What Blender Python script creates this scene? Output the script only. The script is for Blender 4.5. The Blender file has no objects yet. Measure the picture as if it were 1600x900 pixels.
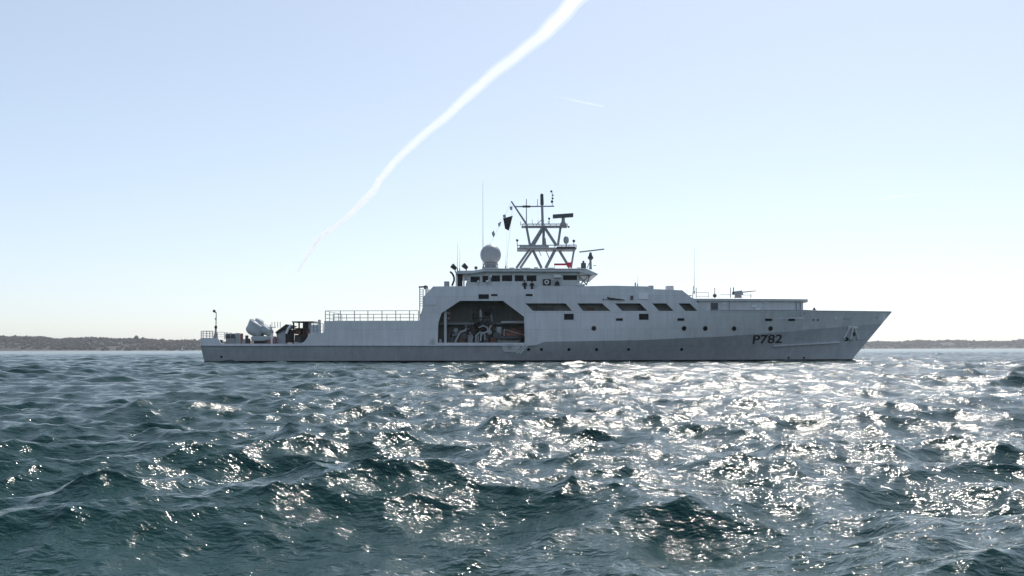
import bpy, bmesh, math, random
import numpy as np
from mathutils import Vector, Matrix
from mathutils.geometry import delaunay_2d_cdt

SC = bpy.context.scene
COL = SC.collection
R = math.radians

# ------------------------------------------------------------------ camera
F = 1556.0                 # focal length in photo pixels (1600 wide)
CAM_H = 1.52               # eye height above the water
HZ = 545.9                 # horizon row at the photo's centre column
ROLL = 0.0023              # slope of the horizon
cam_d = bpy.data.cameras.new('camera')
cam = bpy.data.objects.new('camera', cam_d)
COL.objects.link(cam)
cam.location = (0, 0, CAM_H)
cam.rotation_euler = (Matrix.Rotation(R(90), 4, 'X') @ Matrix.Rotation(-ROLL, 4, 'Z')).to_euler()
cam_d.sensor_width = 36.0
cam_d.lens = 36.0 * F / 1600.0
cam_d.shift_y = (HZ - 450.0) / 1600.0
cam_d.clip_start = 0.2
cam_d.clip_end = 400000.0
SC.camera = cam

# ------------------------------------------------------------------ sky and sun
SUN_AZ = R(19.5)           # to the right of the view axis
SUN_EL = R(48.5)
world = bpy.data.worlds.new('World')
SC.world = world
world.use_nodes = True
wn = world.node_tree.nodes
wl = world.node_tree.links
bg = wn['Background']
sky = wn.new('ShaderNodeTexSky')
sky.sky_type = 'NISHITA'
sky.sun_disc = False
sky.sun_elevation = SUN_EL
sky.sun_rotation = SUN_AZ
sky.altitude = 1500.0
sky.air_density = 1.0
sky.dust_density = 1.8
sky.ozone_density = 3.5
tone = wn.new('ShaderNodeGamma')          # soft, hazy-bright sky: the whole dome has less contrast than clear air
tone.inputs['Gamma'].default_value = 0.66
wl.new(sky.outputs['Color'], tone.inputs['Color'])
pale = wn.new('ShaderNodeHueSaturation')
pale.inputs['Saturation'].default_value = 0.80
wl.new(tone.outputs['Color'], pale.inputs['Color'])
wl.new(pale.outputs['Color'], bg.inputs['Color'])
bg.inputs['Strength'].default_value = 0.14

sun_d = bpy.data.lights.new('sun', 'SUN')
sun_d.energy = 2.0
sun_d.angle = R(0.53)
sun_d.color = (1.0, 0.95, 0.87)
sun = bpy.data.objects.new('sun', sun_d)
COL.objects.link(sun)
sd = Vector((math.sin(SUN_AZ) * math.cos(SUN_EL), math.cos(SUN_AZ) * math.cos(SUN_EL), math.sin(SUN_EL)))
sun.rotation_euler = (-sd).to_track_quat('-Z', 'Y').to_euler()

vs = SC.view_settings
vs.view_transform = 'Standard'
vs.look = 'None'
vs.exposure = 0.96
vs.gamma = 1.0
vs.use_curve_mapping = False
SC.cycles.use_denoising = True
SC.cycles.volume_bounces = 2
SC.cycles.sample_clamp_direct = 110.0
SC.cycles.max_bounces = 8
SC.cycles.transparent_max_bounces = 16
SC.cycles.sample_clamp_indirect = 8.0

# ------------------------------------------------------------------ helpers
rng = random.Random(7)


def hz_row(px):
    return HZ - ROLL * (px - 800.0)


def at(px, py, Y):
    """photo pixel -> world point at depth Y"""
    return Vector(((px - 800.0) * Y / F, Y, CAM_H + (hz_row(px) - py) * Y / F))


MATS = {}


def mat(name, col, rough=0.6, metal=0.0, spec=0.5, noise=0.0, nscale=3.0, bump=0.0, coat=0.0, streak=0.0, plates=0.0):
    """procedural painted / weathered surface"""
    if name in MATS:
        return MATS[name]
    m = bpy.data.materials.new(name)
    m.use_nodes = True
    nt = m.node_tree
    N, L = nt.nodes, nt.links
    b = N['Principled BSDF']
    b.inputs['Roughness'].default_value = rough
    b.inputs['Metallic'].default_value = metal
    b.inputs['Specular IOR Level'].default_value = spec
    b.inputs['Coat Weight'].default_value = coat
    b.inputs['Base Color'].default_value = (*col, 1)
    if noise > 0 or streak > 0:
        geo = N.new('ShaderNodeNewGeometry')
        n1 = N.new('ShaderNodeTexNoise')
        n1.inputs['Scale'].default_value = nscale
        n1.inputs['Detail'].default_value = 6
        n1.inputs['Roughness'].default_value = 0.65
        L.new(geo.outputs['Position'], n1.inputs['Vector'])
        mr = N.new('ShaderNodeMapRange')
        mr.inputs['From Min'].default_value = 0.25
        mr.inputs['From Max'].default_value = 0.75
        mr.inputs['To Min'].default_value = 1.0 - noise
        mr.inputs['To Max'].default_value = 1.0 + noise
        L.new(n1.outputs['Fac'], mr.inputs['Value'])
        fac = mr.outputs['Result']
        if streak > 0:
            mp = N.new('ShaderNodeMapping')
            mp.inputs['Scale'].default_value = (1.6, 1.6, 0.12)
            L.new(geo.outputs['Position'], mp.inputs['Vector'])
            n2 = N.new('ShaderNodeTexNoise')
            n2.inputs['Scale'].default_value = 1.3
            n2.inputs['Detail'].default_value = 5
            n2.inputs['Roughness'].default_value = 0.7
            L.new(mp.outputs['Vector'], n2.inputs['Vector'])
            mr2 = N.new('ShaderNodeMapRange')
            mr2.inputs['From Min'].default_value = 0.3
            mr2.inputs['From Max'].default_value = 0.7
            mr2.inputs['To Min'].default_value = 1.0 - streak
            mr2.inputs['To Max'].default_value = 1.0 + streak * 0.6
            L.new(n2.outputs['Fac'], mr2.inputs['Value'])
            mm = N.new('ShaderNodeMath')
            mm.operation = 'MULTIPLY'
            L.new(fac, mm.inputs[0])
            L.new(mr2.outputs['Result'], mm.inputs[1])
            fac = mm.outputs[0]
        if plates > 0:                      # separately painted hull plates differ a little in tone
            sx = N.new('ShaderNodeSeparateXYZ')
            L.new(geo.outputs['Position'], sx.inputs[0])
            cx = N.new('ShaderNodeCombineXYZ')
            L.new(sx.outputs['X'], cx.inputs['X'])
            L.new(sx.outputs['Z'], cx.inputs['Y'])
            br = N.new('ShaderNodeTexBrick')
            br.inputs['Scale'].default_value = 1.0
            br.inputs['Brick Width'].default_value = 5.2
            br.inputs['Row Height'].default_value = 1.9
            br.inputs['Mortar Size'].default_value = 0.03
            br.inputs['Color1'].default_value = (1 - plates, 1 - plates, 1 - plates, 1)
            br.inputs['Color2'].default_value = (1 + plates, 1 + plates, 1 + plates, 1)
            br.inputs['Mortar'].default_value = (0.86, 0.86, 0.86, 1)
            L.new(cx.outputs[0], br.inputs['Vector'])
            m3 = N.new('ShaderNodeMath')
            m3.operation = 'MULTIPLY'
            L.new(fac, m3.inputs[0])
            L.new(br.outputs['Color'], m3.inputs[1])
            fac = m3.outputs[0]
        vm = N.new('ShaderNodeVectorMath')
        vm.operation = 'SCALE'
        vm.inputs[0].default_value = col
        L.new(fac, vm.inputs['Scale'])
        L.new(vm.outputs['Vector'], b.inputs['Base Color'])
        if bump > 0:
            bp = N.new('ShaderNodeBump')
            bp.inputs['Strength'].default_value = bump
            bp.inputs['Distance'].default_value = 0.05
            L.new(n1.outputs['Fac'], bp.inputs['Height'])
            L.new(bp.outputs['Normal'], b.inputs['Normal'])
    MATS[name] = m
    return m


def mesh_obj(name, verts, faces, material, parent=None, smooth=False):
    me = bpy.data.meshes.new(name)
    me.from_pydata([tuple(v) for v in verts], [], [tuple(f) for f in faces])
    me.update()
    o = bpy.data.objects.new(name, me)
    COL.objects.link(o)
    if material:
        me.materials.append(material)
    if smooth:
        me.polygons.foreach_set('use_smooth', [True] * len(me.polygons))
    if parent:
        o.parent = parent
    return o


def tag(o, label=None, cat=None, group=None, kind=None):
    if label:
        o['label'] = label
    if cat:
        o['category'] = cat
    if group:
        o['group'] = group
    if kind:
        o['kind'] = kind
    return o

# ------------------------------------------------------------------ the sea


def build_sea():
    W = np.random.default_rng(11)
    r = [2.0]
    while r[-1] < 5000.0:
        c = r[-1]
        step = max(0.030, 0.0042 * c) if c < 320 else 0.0042 * 320 * (c / 320) ** 1.6
        r.append(c + min(step, 160))
    r = np.array(r)
    a = []
    t = -math.pi
    lim = R(33)
    while t < math.pi - 1e-6:
        a.append(t)
        d = abs(t)
        t += 0.00155 if d < lim else 0.00155 + (d - lim) * 0.12
    a = np.array(a)
    nr, na = len(r), len(a)
    X = np.outer(r, np.sin(a))
    Y = np.outer(r, np.cos(a))
    cell = np.maximum(np.gradient(r), r * 0.00155)
    # spectrum: wind chop running towards the viewer
    ncomp = 230
    lam = np.exp(np.linspace(math.log(0.13), math.log(11.0), ncomp)) * W.uniform(0.97, 1.03, ncomp)
    k = 2 * math.pi / lam
    lp = 5.8
    band = math.log(11.0 / 0.13) / ncomp
    steep = 0.180 * np.exp(-0.62 * (lam / lp) ** 2) * np.where(lam > 1.0, 1.0, 0.72 + 0.28 * lam)      # slope spectrum, about flat in log k
    steep *= np.clip((lam / 0.5), 0.55, 1.0) ** 0.5
    amp = steep * math.sqrt(2 * band) / k * W.uniform(0.6, 1.4, ncomp)
    spread = np.where(lam > 2.5, 0.42, np.where(lam > 0.8, 0.75, 1.1))
    th = -math.pi / 2 + 0.22 + W.normal(0, 1, ncomp) * spread
    ph = W.uniform(0, 2 * math.pi, ncomp)
    kx, ky = k * np.cos(th), k * np.sin(th)
    H = np.zeros_like(X)
    DX = np.zeros_like(X)
    DY = np.zeros_like(X)
    lost = np.zeros(nr)
    for i in range(ncomp):
        w = np.clip((lam[i] / cell - 1.8) / 1.6, 0, 1)
        w = w * w * (3 - 2 * w)
        lost += (1 - w * w) * (amp[i] * k[i]) ** 2 / 2
        n = int(np.count_nonzero(w > 0))
        if n == 0:
            continue
        # slow modulation breaks the trains into groups
        p = kx[i] * X[:n] + ky[i] * Y[:n] + ph[i]
        ww = (w[:n] * amp[i])[:, None]
        s = np.sin(p)
        H[:n] += ww * np.cos(p)
        q = 0.95
        DX[:n] -= q * ww * np.cos(th[i]) * s
        DY[:n] -= q * ww * np.sin(th[i]) * s
    gust = 1.0 + 0.25 * np.sin(X * 0.11 + 0.07 * Y + 1.0) * np.sin(Y * 0.09 - 0.05 * X)
    V = np.stack([X + DX * gust, Y + DY * gust, H * gust], -1).reshape(-1, 3)
    V = np.vstack([V, [[0, 0, 0]]])
    i, j = np.meshgrid(np.arange(nr - 1), np.arange(na), indexing='ij')
    j2 = (j + 1) % na
    Q = np.stack([i * na + j, i * na + j2, (i + 1) * na + j2, (i + 1) * na + j], -1).reshape(-1, 4)[:, ::-1]
    Tj = np.arange(na)
    T = np.stack([np.full(na, nr * na), (Tj + 1) % na, Tj], -1)
    me = bpy.data.meshes.new('sea')
    me.vertices.add(len(V))
    me.vertices.foreach_set('co', V.astype(np.float32).ravel())
    nl = Q.size + T.size
    me.loops.add(nl)
    me.loops.foreach_set('vertex_index', np.concatenate([Q.ravel(), T.ravel()]).astype(np.int32))
    me.polygons.add(len(Q) + len(T))
    ls = np.concatenate([np.arange(len(Q)) * 4, len(Q) * 4 + np.arange(len(T)) * 3]).astype(np.int32)
    me.polygons.foreach_set('loop_start', ls)
    me.update(calc_edges=True)
    me.polygons.foreach_set('use_smooth', np.ones(len(me.polygons), bool))
    at_ = me.attributes.new('fine', 'FLOAT', 'POINT')
    rough = np.sqrt(np.clip(2 * lost, 0, None))          # GGX alpha of the waves the mesh is too coarse to carry
    vals = np.concatenate([np.repeat(rough, na), [0]]).astype(np.float32)
    at_.data.foreach_set('value', vals)
    o = bpy.data.objects.new('sea', me)
    COL.objects.link(o)
    print('SEA', nr, na, len(me.polygons), 'Hs', 4 * H[:400].std(), 'lost', rough[[0, 300, nr // 2, -1]])
    tag(o, 'choppy blue-green sea water glittering under the sun', None, kind='structure')

    m = bpy.data.materials.new('sea_water')
    m.use_nodes = True
    nt = m.node_tree
    N, L = nt.nodes, nt.links
    b = N['Principled BSDF']
    b.inputs['Base Color'].default_value = (0.006, 0.041, 0.038, 1)
    b.inputs['IOR'].default_value = 1.333
    b.inputs['Specular IOR Level'].default_value = 0.5
    geo = N.new('ShaderNodeNewGeometry')

    def noise(scale, det, rot, sx, sy):
        mp = N.new('ShaderNodeMapping')
        mp.inputs['Rotation'].default_value = (0, 0, rot)
        mp.inputs['Scale'].default_value = (sx, sy, 1)
        L.new(geo.outputs['Position'], mp.inputs['Vector'])
        n = N.new('ShaderNodeTexNoise')
        n.inputs['Scale'].default_value = scale
        n.inputs['Detail'].default_value = det
        n.inputs['Roughness'].default_value = 0.6
        L.new(mp.outputs['Vector'], n.inputs['Vector'])
        return n
    n1 = noise(3.2, 3, 0.3, 0.7, 1.2)
    n2 = noise(11.0, 3, -0.5, 0.8, 1.2)
    prev = None
    for n, dist, st in ((n1, 0.10, 0.65), (n2, 0.030, 0.85)):
        bp = N.new('ShaderNodeBump')
        bp.inputs['Strength'].default_value = st
        bp.inputs['Distance'].default_value = dist
        L.new(n.outputs['Fac'], bp.inputs['Height'])
        if prev:
            L.new(prev.outputs['Normal'], bp.inputs['Normal'])
        prev = bp
    an = N.new('ShaderNodeAttribute')
    an.attribute_name = 'fine'
    # facets of the waves the mesh is too coarse to carry: tilt the normal by their slope
    n3 = noise(1.6, 1, 0.15, 0.7, 1.2)
    ce = N.new('ShaderNodeVectorMath')
    ce.operation = 'SUBTRACT'
    ce.inputs[1].default_value = (0.5, 0.5, 0.5)
    L.new(n3.outputs['Color'], ce.inputs[0])
    flat = N.new('ShaderNodeVectorMath')
    flat.operation = 'MULTIPLY'
    flat.inputs[1].default_value = (1.1, 1.1, 0.0)
    L.new(ce.outputs[0], flat.inputs[0])
    sc_ = N.new('ShaderNodeVectorMath')
    sc_.operation = 'SCALE'
    L.new(flat.outputs[0], sc_.inputs[0])
    L.new(an.outputs['Fac'], sc_.inputs['Scale'])
    ad = N.new('ShaderNodeVectorMath')
    ad.operation = 'ADD'
    L.new(prev.outputs['Normal'], ad.inputs[0])
    L.new(sc_.outputs[0], ad.inputs[1])
    nm = N.new('ShaderNodeVectorMath')
    nm.operation = 'NORMALIZE'
    L.new(ad.outputs[0], nm.inputs[0])
    L.new(nm.outputs[0], b.inputs['Normal'])
    pw = N.new('ShaderNodeMath')
    pw.operation = 'POWER'
    pw.inputs[1].default_value = 0.5
    L.new(an.outputs['Fac'], pw.inputs[0])
    mr = N.new('ShaderNodeMath')
    mr.operation = 'MULTIPLY_ADD'
    mr.inputs[1].default_value = 0.21
    mr.inputs[2].default_value = 0.04
    L.new(pw.outputs[0], mr.inputs[0])
    L.new(mr.outputs[0], b.inputs['Roughness'])
    me.materials.append(m)
    return o


build_sea()

# ------------------------------------------------------------------ mesh builder


class MB:
    """collects simple shapes; build() links them as ONE mesh object"""

    def __init__(self):
        self.v, self.f = [], []

    def add(self, verts, faces):
        o = len(self.v)
        self.v += [tuple(p) for p in verts]
        self.f += [tuple(i + o for i in q) for q in faces]
        return self

    def box(self, x0, x1, y0, y1, z0, z1):
        v = [(x, y, z) for z in (z0, z1) for y in (y0, y1) for x in (x0, x1)]
        return self.add(v, [(0, 2, 3, 1), (4, 5, 7, 6), (0, 1, 5, 4), (2, 6, 7, 3), (0, 4, 6, 2), (1, 3, 7, 5)])

    def rbox(self, x0, x1, y0, y1, z0, z1, b=0.03):
        """box with chamfered vertical and horizontal edges"""
        bm = bmesh.new()
        bmesh.ops.create_cube(bm, size=1)
        for q in bm.verts:
            q.co = Vector(((x0 + x1) / 2 + q.co.x * (x1 - x0), (y0 + y1) / 2 + q.co.y * (y1 - y0), (z0 + z1) / 2 + q.co.z * (z1 - z0)))
        bmesh.ops.bevel(bm, geom=bm.edges[:], offset=b, segments=2, affect='EDGES')
        bm.verts.index_update()
        self.add([q.co for q in bm.verts], [[q.index for q in g.verts] for g in bm.faces])
        bm.free()
        return self

    def tube(self, a, b, r0, r1=None, n=8):
        a, b = Vector(a), Vector(b)
        r1 = r0 if r1 is None else r1
        d = (b - a).normalized()
        u = d.cross(Vector((0, 0, 1)) if abs(d.z) < 0.9 else Vector((1, 0, 0))).normalized()
        w = d.cross(u)
        ring = [u * math.cos(t) + w * math.sin(t) for t in (2 * math.pi * k / n for k in range(n))]
        v = [a + c * r0 for c in ring] + [b + c * r1 for c in ring]
        f = [(k, (k + 1) % n, n + (k + 1) % n, n + k) for k in range(n)] + [tuple(range(n - 1, -1, -1)), tuple(range(n, 2 * n))]
        return self.add(v, f)

    def path(self, pts, r, n=8):
        for a, b in zip(pts, pts[1:]):
            self.tube(a, b, r, n=n)
        for p in pts[1:-1]:
            self.ball(p, r * 1.02, 6, 4)
        return self

    def ball(self, c, r, nu=16, nv=10, sx=1, sy=1, sz=1):
        prof = [(math.sin(math.pi * k / nv), -math.cos(math.pi * k / nv)) for k in range(nv + 1)]
        return self.lathe(c, [(p * r, q * r) for p, q in prof], nu, sx, sy, sz)

    def lathe(self, c, prof, n=20, sx=1, sy=1, sz=1):
        c = Vector(c)
        v, f = [], []
        for rr, zz in prof:
            for k in range(n):
                t = 2 * math.pi * k / n
                v.append((c.x + rr * math.cos(t) * sx, c.y + rr * math.sin(t) * sy, c.z + zz * sz))
        m = len(prof)
        for i in range(m - 1):
            for k in range(n):
                f.append((i * n + k, i * n + (k + 1) % n, (i + 1) * n + (k + 1) % n, (i + 1) * n + k))
        f.append(tuple(range(n - 1, -1, -1)))
        f.append(tuple((m - 1) * n + k for k in range(n)))
        return self.add(v, f)

    def prism(self, poly, y0, y1):
        """polygon in (x, z), extruded along y"""
        n = len(poly)
        v = [(x, y0, z) for x, z in poly] + [(x, y1, z) for x, z in poly]
        f = [tuple(range(n)), tuple(range(2 * n - 1, n - 1, -1))]
        f += [(k, k + n, (k + 1) % n + n, (k + 1) % n) for k in range(n)]
        return self.add(v, f)

    def build(self, name, material, parent=None, smooth=False, label=None):
        me = bpy.data.meshes.new(name)
        me.from_pydata(self.v, [], self.f)
        me.update()
        bm = bmesh.new()
        bm.from_mesh(me)
        bmesh.ops.recalc_face_normals(bm, faces=bm.faces[:])
        bm.to_mesh(me)
        bm.free()
        o = bpy.data.objects.new(name, me)
        COL.objects.link(o)
        me.materials.append(material)
        if smooth:
            me.polygons.foreach_set('use_smooth', [True] * len(me.polygons))
            me.set_sharp_from_angle(angle=R(40))
        if parent:
            adopt(o, parent)
        if label:
            o['label'] = label
        return o


WORLD_LOC = {}


def adopt(o, parent):
    o.parent = parent
    o.matrix_parent_inverse = Matrix.Translation(-WORLD_LOC.get(parent.name, Vector((0, 0, 0))))


def thing(name, loc, label, cat, group=None):
    e = bpy.data.objects.new(name, None)
    COL.objects.link(e)
    e.location = loc
    e.empty_display_size = 0.3
    WORLD_LOC[e.name] = Vector(loc)
    return tag(e, label, cat, group)


# ------------------------------------------------------------------ materials of the ship
GREY = mat('hull_paint', (0.62, 0.63, 0.645), rough=0.42, noise=0.07, nscale=0.7, streak=0.13, plates=0.05)
GREYLOW = mat('shaded_hull_paint', (0.48, 0.495, 0.52), rough=0.40, noise=0.08, nscale=0.5, streak=0.16, plates=0.05)  # same hull paint, darkened for the shade on the inward-sloping lower side
BOOT = mat('boot_top_paint', (0.012, 0.013, 0.015), rough=0.35, noise=0.2, nscale=2.0)
DECK = mat('deck_paint', (0.16, 0.17, 0.18), rough=0.8, noise=0.12, nscale=1.5)
MASTG = mat('mast_paint', (0.30, 0.315, 0.32), rough=0.5, noise=0.08, nscale=2.0)
GLASS = mat('dark_glass', (0.008, 0.012, 0.016), rough=0.08, spec=0.1, noise=0.1)
BLACK = mat('black_rubber', (0.012, 0.012, 0.013), rough=0.5, noise=0.1)
DGREY = mat('dark_grey_metal', (0.07, 0.075, 0.08), rough=0.5, noise=0.15, nscale=4)
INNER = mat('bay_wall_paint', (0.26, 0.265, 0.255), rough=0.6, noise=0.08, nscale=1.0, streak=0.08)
WHITE = mat('white_paint', (0.78, 0.79, 0.80), rough=0.4, noise=0.03)
PALE = mat('pale_grey_plastic', (0.36, 0.39, 0.40), rough=0.5, noise=0.04)
RED = mat('red_paint', (0.55, 0.03, 0.06), rough=0.45, noise=0.06)
RUST = mat('rust_brown', (0.16, 0.085, 0.055), rough=0.8, noise=0.35, nscale=5)
ORANGE = mat('faded_orange_cover', (0.17, 0.078, 0.05), rough=0.7, noise=0.15, nscale=2)
STEEL = mat('galvanised_steel', (0.42, 0.44, 0.45), rough=0.4, noise=0.1, nscale=5)
TARP = mat('grey_canvas', (0.46, 0.50, 0.51), rough=0.75, noise=0.08, nscale=2.5, bump=0.4)

# ------------------------------------------------------------------ the ship's form
YC = 119.0
X_STERN = -35.35
BEAM = 5.95
SHIP = thing('patrol_ship', (0, YC, 0), 'long light grey patrol ship with lattice mast anchored broadside on the sea', 'ship')


def stem(z):
    return 40.45 + 0.845 * z


def px2x(px, Y):
    return (px - 800.0) * Y / F


def py2z(px, py, Y):
    return CAM_H + (hz_row(px) - py) * Y / F


KN_PX = [(300, 541), (834, 541), (850, 534), (1000, 531.5), (1140, 525), (1240, 517.5), (1300, 512), (1380, 505)]
KN = []
for _px, _py in KN_PX:
    yy = 113.1 if _px < 1100 else 113.1 + (5.9) * ((_px - 1100) / 280.0) ** 2
    KN.append((px2x(_px, yy), py2z(_px, _py, yy)))


def zk(X):
    if X <= KN[0][0]:
        return KN[0][1]
    for (a, b), (c, d) in zip(KN, KN[1:]):
        if X <= c:
            return b + (d - b) * (X - a) / (c - a)
    return KN[-1][1]


def wl(X, B, X0, Xs, p):
    if X <= X0:
        return B
    t = (X - X0) / max(Xs - X0, 1e-3)
    return B * (1 - t ** p) if t < 1 else 0.0


def hb(X, z):
    k = zk(X)
    if z < k:
        v = (z + 1.5) / (k + 1.5)
        return wl(X, 4.45 + (BEAM - 4.45) * v, -14 + 20 * v, stem(z), 1.6 + 0.4 * v)
    d = z - k
    return wl(X, BEAM - 0.06 * d, 6 + 2.4 * min(d, 4.2), stem(z), 2.0 + 0.14 * min(d, 4.2))


def side(px, py):
    """point of the starboard side seen at a pixel -> (X, z)"""
    Y = 113.1
    for _ in range(40):
        X, z = px2x(px, Y), py2z(px, py, Y)
        Y = 0.5 * Y + 0.5 * (YC - hb(min(X, stem(z)), z))
    return X, z


def inside(p, poly):
    x, y = p
    c = False
    n = len(poly)
    for i in range(n):
        x1, y1 = poly[i]
        x2, y2 = poly[i - 1]
        if (y1 > y) != (y2 > y) and x < (x2 - x1) * (y - y1) / (y2 - y1) + x1:
            c = not c
    return c


def subdiv(poly, step):
    out = []
    for i, a in enumerate(poly):
        b = poly[(i + 1) % len(poly)]
        d = math.dist(a, b)
        n = max(1, int(math.ceil(d / step)))
        for k in range(n):
            out.append((a[0] + (b[0] - a[0]) * k / n, a[1] + (b[1] - a[1]) * k / n))
    return out


def plate(name, outline, holes, surf, depth, material, parent, rim=None, grid=0.9, smooth=True):
    """sheet with real openings: outline and holes in (x, z); surf(x, z, depth) gives the 3-D point"""
    loops = [subdiv(outline, grid)] + [subdiv(h, grid) for h in holes]
    pts, edges = [], []
    for lp in loops:
        o = len(pts)
        pts += lp
        edges += [(o + k, o + (k + 1) % len(lp)) for k in range(len(lp))]
    bx = [min(p[0] for p in outline), max(p[0] for p in outline), min(p[1] for p in outline), max(p[1] for p in outline)]
    bound = list(pts)
    x = bx[0] + grid / 2
    while x < bx[1]:
        z = bx[2] + grid / 2
        while z < bx[3]:
            if inside((x, z), outline) and not any(inside((x, z), h) for h in holes) and min((x - q[0]) ** 2 + (z - q[1]) ** 2 for q in bound) > (grid * 0.45) ** 2:
                pts.append((x, z))
            z += grid
        x += grid
    V, E, FF, *_ = delaunay_2d_cdt([Vector(p) for p in pts], edges, [], 0, 1e-5)
    tris = []
    for t in FF:
        c = (sum(V[i].x for i in t) / len(t), sum(V[i].y for i in t) / len(t))
        if inside(c, outline) and not any(inside(c, h) for h in holes):
            tris.append(tuple(t))
    v3 = [Vector(surf(p.x, p.y, 0.0)) for p in V]
    cnt = {}
    for t in tris:
        for i in range(len(t)):
            e = (t[i], t[(i + 1) % len(t)])
            cnt.setdefault(frozenset(e), []).append(e)
    verts, faces = list(v3), list(tris)
    for es in cnt.values():
        if len(es) == 1:
            a, b = es[0]
            o = len(verts)
            verts += [v3[a], v3[b], Vector(surf(V[b].x, V[b].y, depth)), Vector(surf(V[a].x, V[a].y, depth))]
            faces.append((o + 1, o, o + 3, o + 2))
    ob = mesh_obj(name, verts, faces, material, None, smooth)
    if parent:
        adopt(ob, parent)
    return ob


# --- lower hull -------------------------------------------------------------
def hull_rows(name, rows, material):
    mb = MB()
    ns = 260
    for s in (-1, 1):
        v, f = [], []
        for j, rw in enumerate(rows):
            for i in range(ns + 1):
                t = i / ns
                t = t ** 0.85
                X = X_STERN + t * (40.0 - X_STERN)
                z = rw(X)
                for _ in range(12):
                    X = X_STERN + 0.10 * (2 - z) + t * (stem(z) - X_STERN - 0.10 * (2 - z))
                    z = rw(X)
                v.append((min(X, stem(z)), YC + s * hb(min(X, stem(z)), z), z))
        for j in range(len(rows) - 1):
            for i in range(ns):
                f.append((j * (ns + 1) + i, j * (ns + 1) + i + 1, (j + 1) * (ns + 1) + i + 1, (j + 1) * (ns + 1) + i))
        mb.add(v, f)
    # transom
    v = []
    for rw in rows:
        z = rw(X_STERN)
        X = X_STERN + 0.10 * (2 - z)
        v += [(X, YC - hb(X, z), z), (X, YC + hb(X, z), z)]
    mb.add(v, [(2 * k, 2 * k + 1, 2 * k + 3, 2 * k + 2) for k in range(len(rows) - 1)])
    return mb.build(name, material, SHIP, smooth=True)


BT = 0.26
hull_rows('boot_top', [lambda X: -1.5, lambda X: -0.7, lambda X: 0.0, lambda X: BT], BOOT)
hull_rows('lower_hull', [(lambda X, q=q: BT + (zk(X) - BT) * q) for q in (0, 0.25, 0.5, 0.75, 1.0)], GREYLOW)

# --- upper side plating with openings ---------------------------------------
top_px = [(313, 541), (313.4, 528), (340, 528), (346, 537), (469, 537), (475, 534), (480, 528), (482, 521), (506, 520),
          (506.6, 501.5), (655, 501), (660.5, 480), (661.5, 464), (677, 447.5), (818, 446.5), (819, 452), (836, 452), (842, 447),
          (918, 447), (960, 446.3), (1017, 447.6), (1019, 451.5), (1066, 453.5), (1096, 477), (1106, 485), (1250, 485.4)]
outline = [side(*p) for p in top_px]
ztip = 5.93
outline[0] = (X_STERN, zk(X_STERN))
outline.append((stem(ztip) - 0.02, ztip))
# stem edge and knuckle back to the stern
x = stem(4.08)
z_s = zk(44.0)
for q in (0.75, 0.5, 0.25):
    zz = z_s + (ztip - z_s) * q
    outline.append((stem(zz) - 0.02, zz))
for _ in range(12):
    z_s = zk(stem(z_s))
outline.append((stem(z_s) - 0.02, z_s))
for a, b in reversed(KN[1:-1]):
    if a < outline[-1][0] - 0.3:
        outline.append((a, b))


def rect(cx, cy, w, h):
    return [side(cx - w / 2, cy - h / 2), side(cx + w / 2, cy - h / 2), side(cx + w / 2, cy + h / 2), side(cx - w / 2, cy + h / 2)]


def disc(cx, cy, r, n=14):
    X, z = side(cx, cy)
    return [(X + r * math.cos(2 * math.pi * k / n), z + r * math.sin(2 * math.pi * k / n)) for k in range(n)]


bay = [side(*p) for p in [(684, 535.5), (685, 504), (690, 489), (719, 470), (786, 470), (819, 495), (820, 535.5)]]
galleries = [[side(*p) for p in q] for q in (
    [(821, 474), (884, 474), (894, 485.8), (833, 485.8)], [(902, 474), (941, 474), (954, 485.8), (911, 485.8)],
    [(961, 474), (1000, 474), (1012, 485.8), (972, 485.8)], [(1019, 474), (1041, 474), (1053, 485.8), (1030, 485.8)],
    [(1060, 474), (1078, 474), (1090, 485.8), (1071, 485.8)])]
rects = [(889, 495, 15, 9.5), (1006, 495, 15, 9.5), (756, 463.5, 16, 7.5), (772.5, 461, 10, 3), (827, 461, 11, 3.4),
         (968, 499.3, 11, 4), (1064, 499.3, 11, 4), (1201, 499.6, 11, 4), (1237, 499.6, 10.5, 4)]
ports = [(928, 513), (1069, 513.2), (1102, 513.2), (1147, 513.4), (1204, 513.4)]
rect_loops = [rect(*q) for q in rects]
port_loops = [disc(px, py, 0.255) for px, py in ports]


def star(X, z, d):
    return (X, YC - max(hb(X, z) - d, 0.0), z)


plate('side_plating', outline, [bay] + galleries + rect_loops + port_loops, star, 0.14, GREY, SHIP)


def port_side(X, z, d):
    return (X, YC + max(hb(X, z) - d, 0.0), z)


plate('side_plating', outline, [], port_side, 0.14, GREY, SHIP, grid=1.5)

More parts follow.
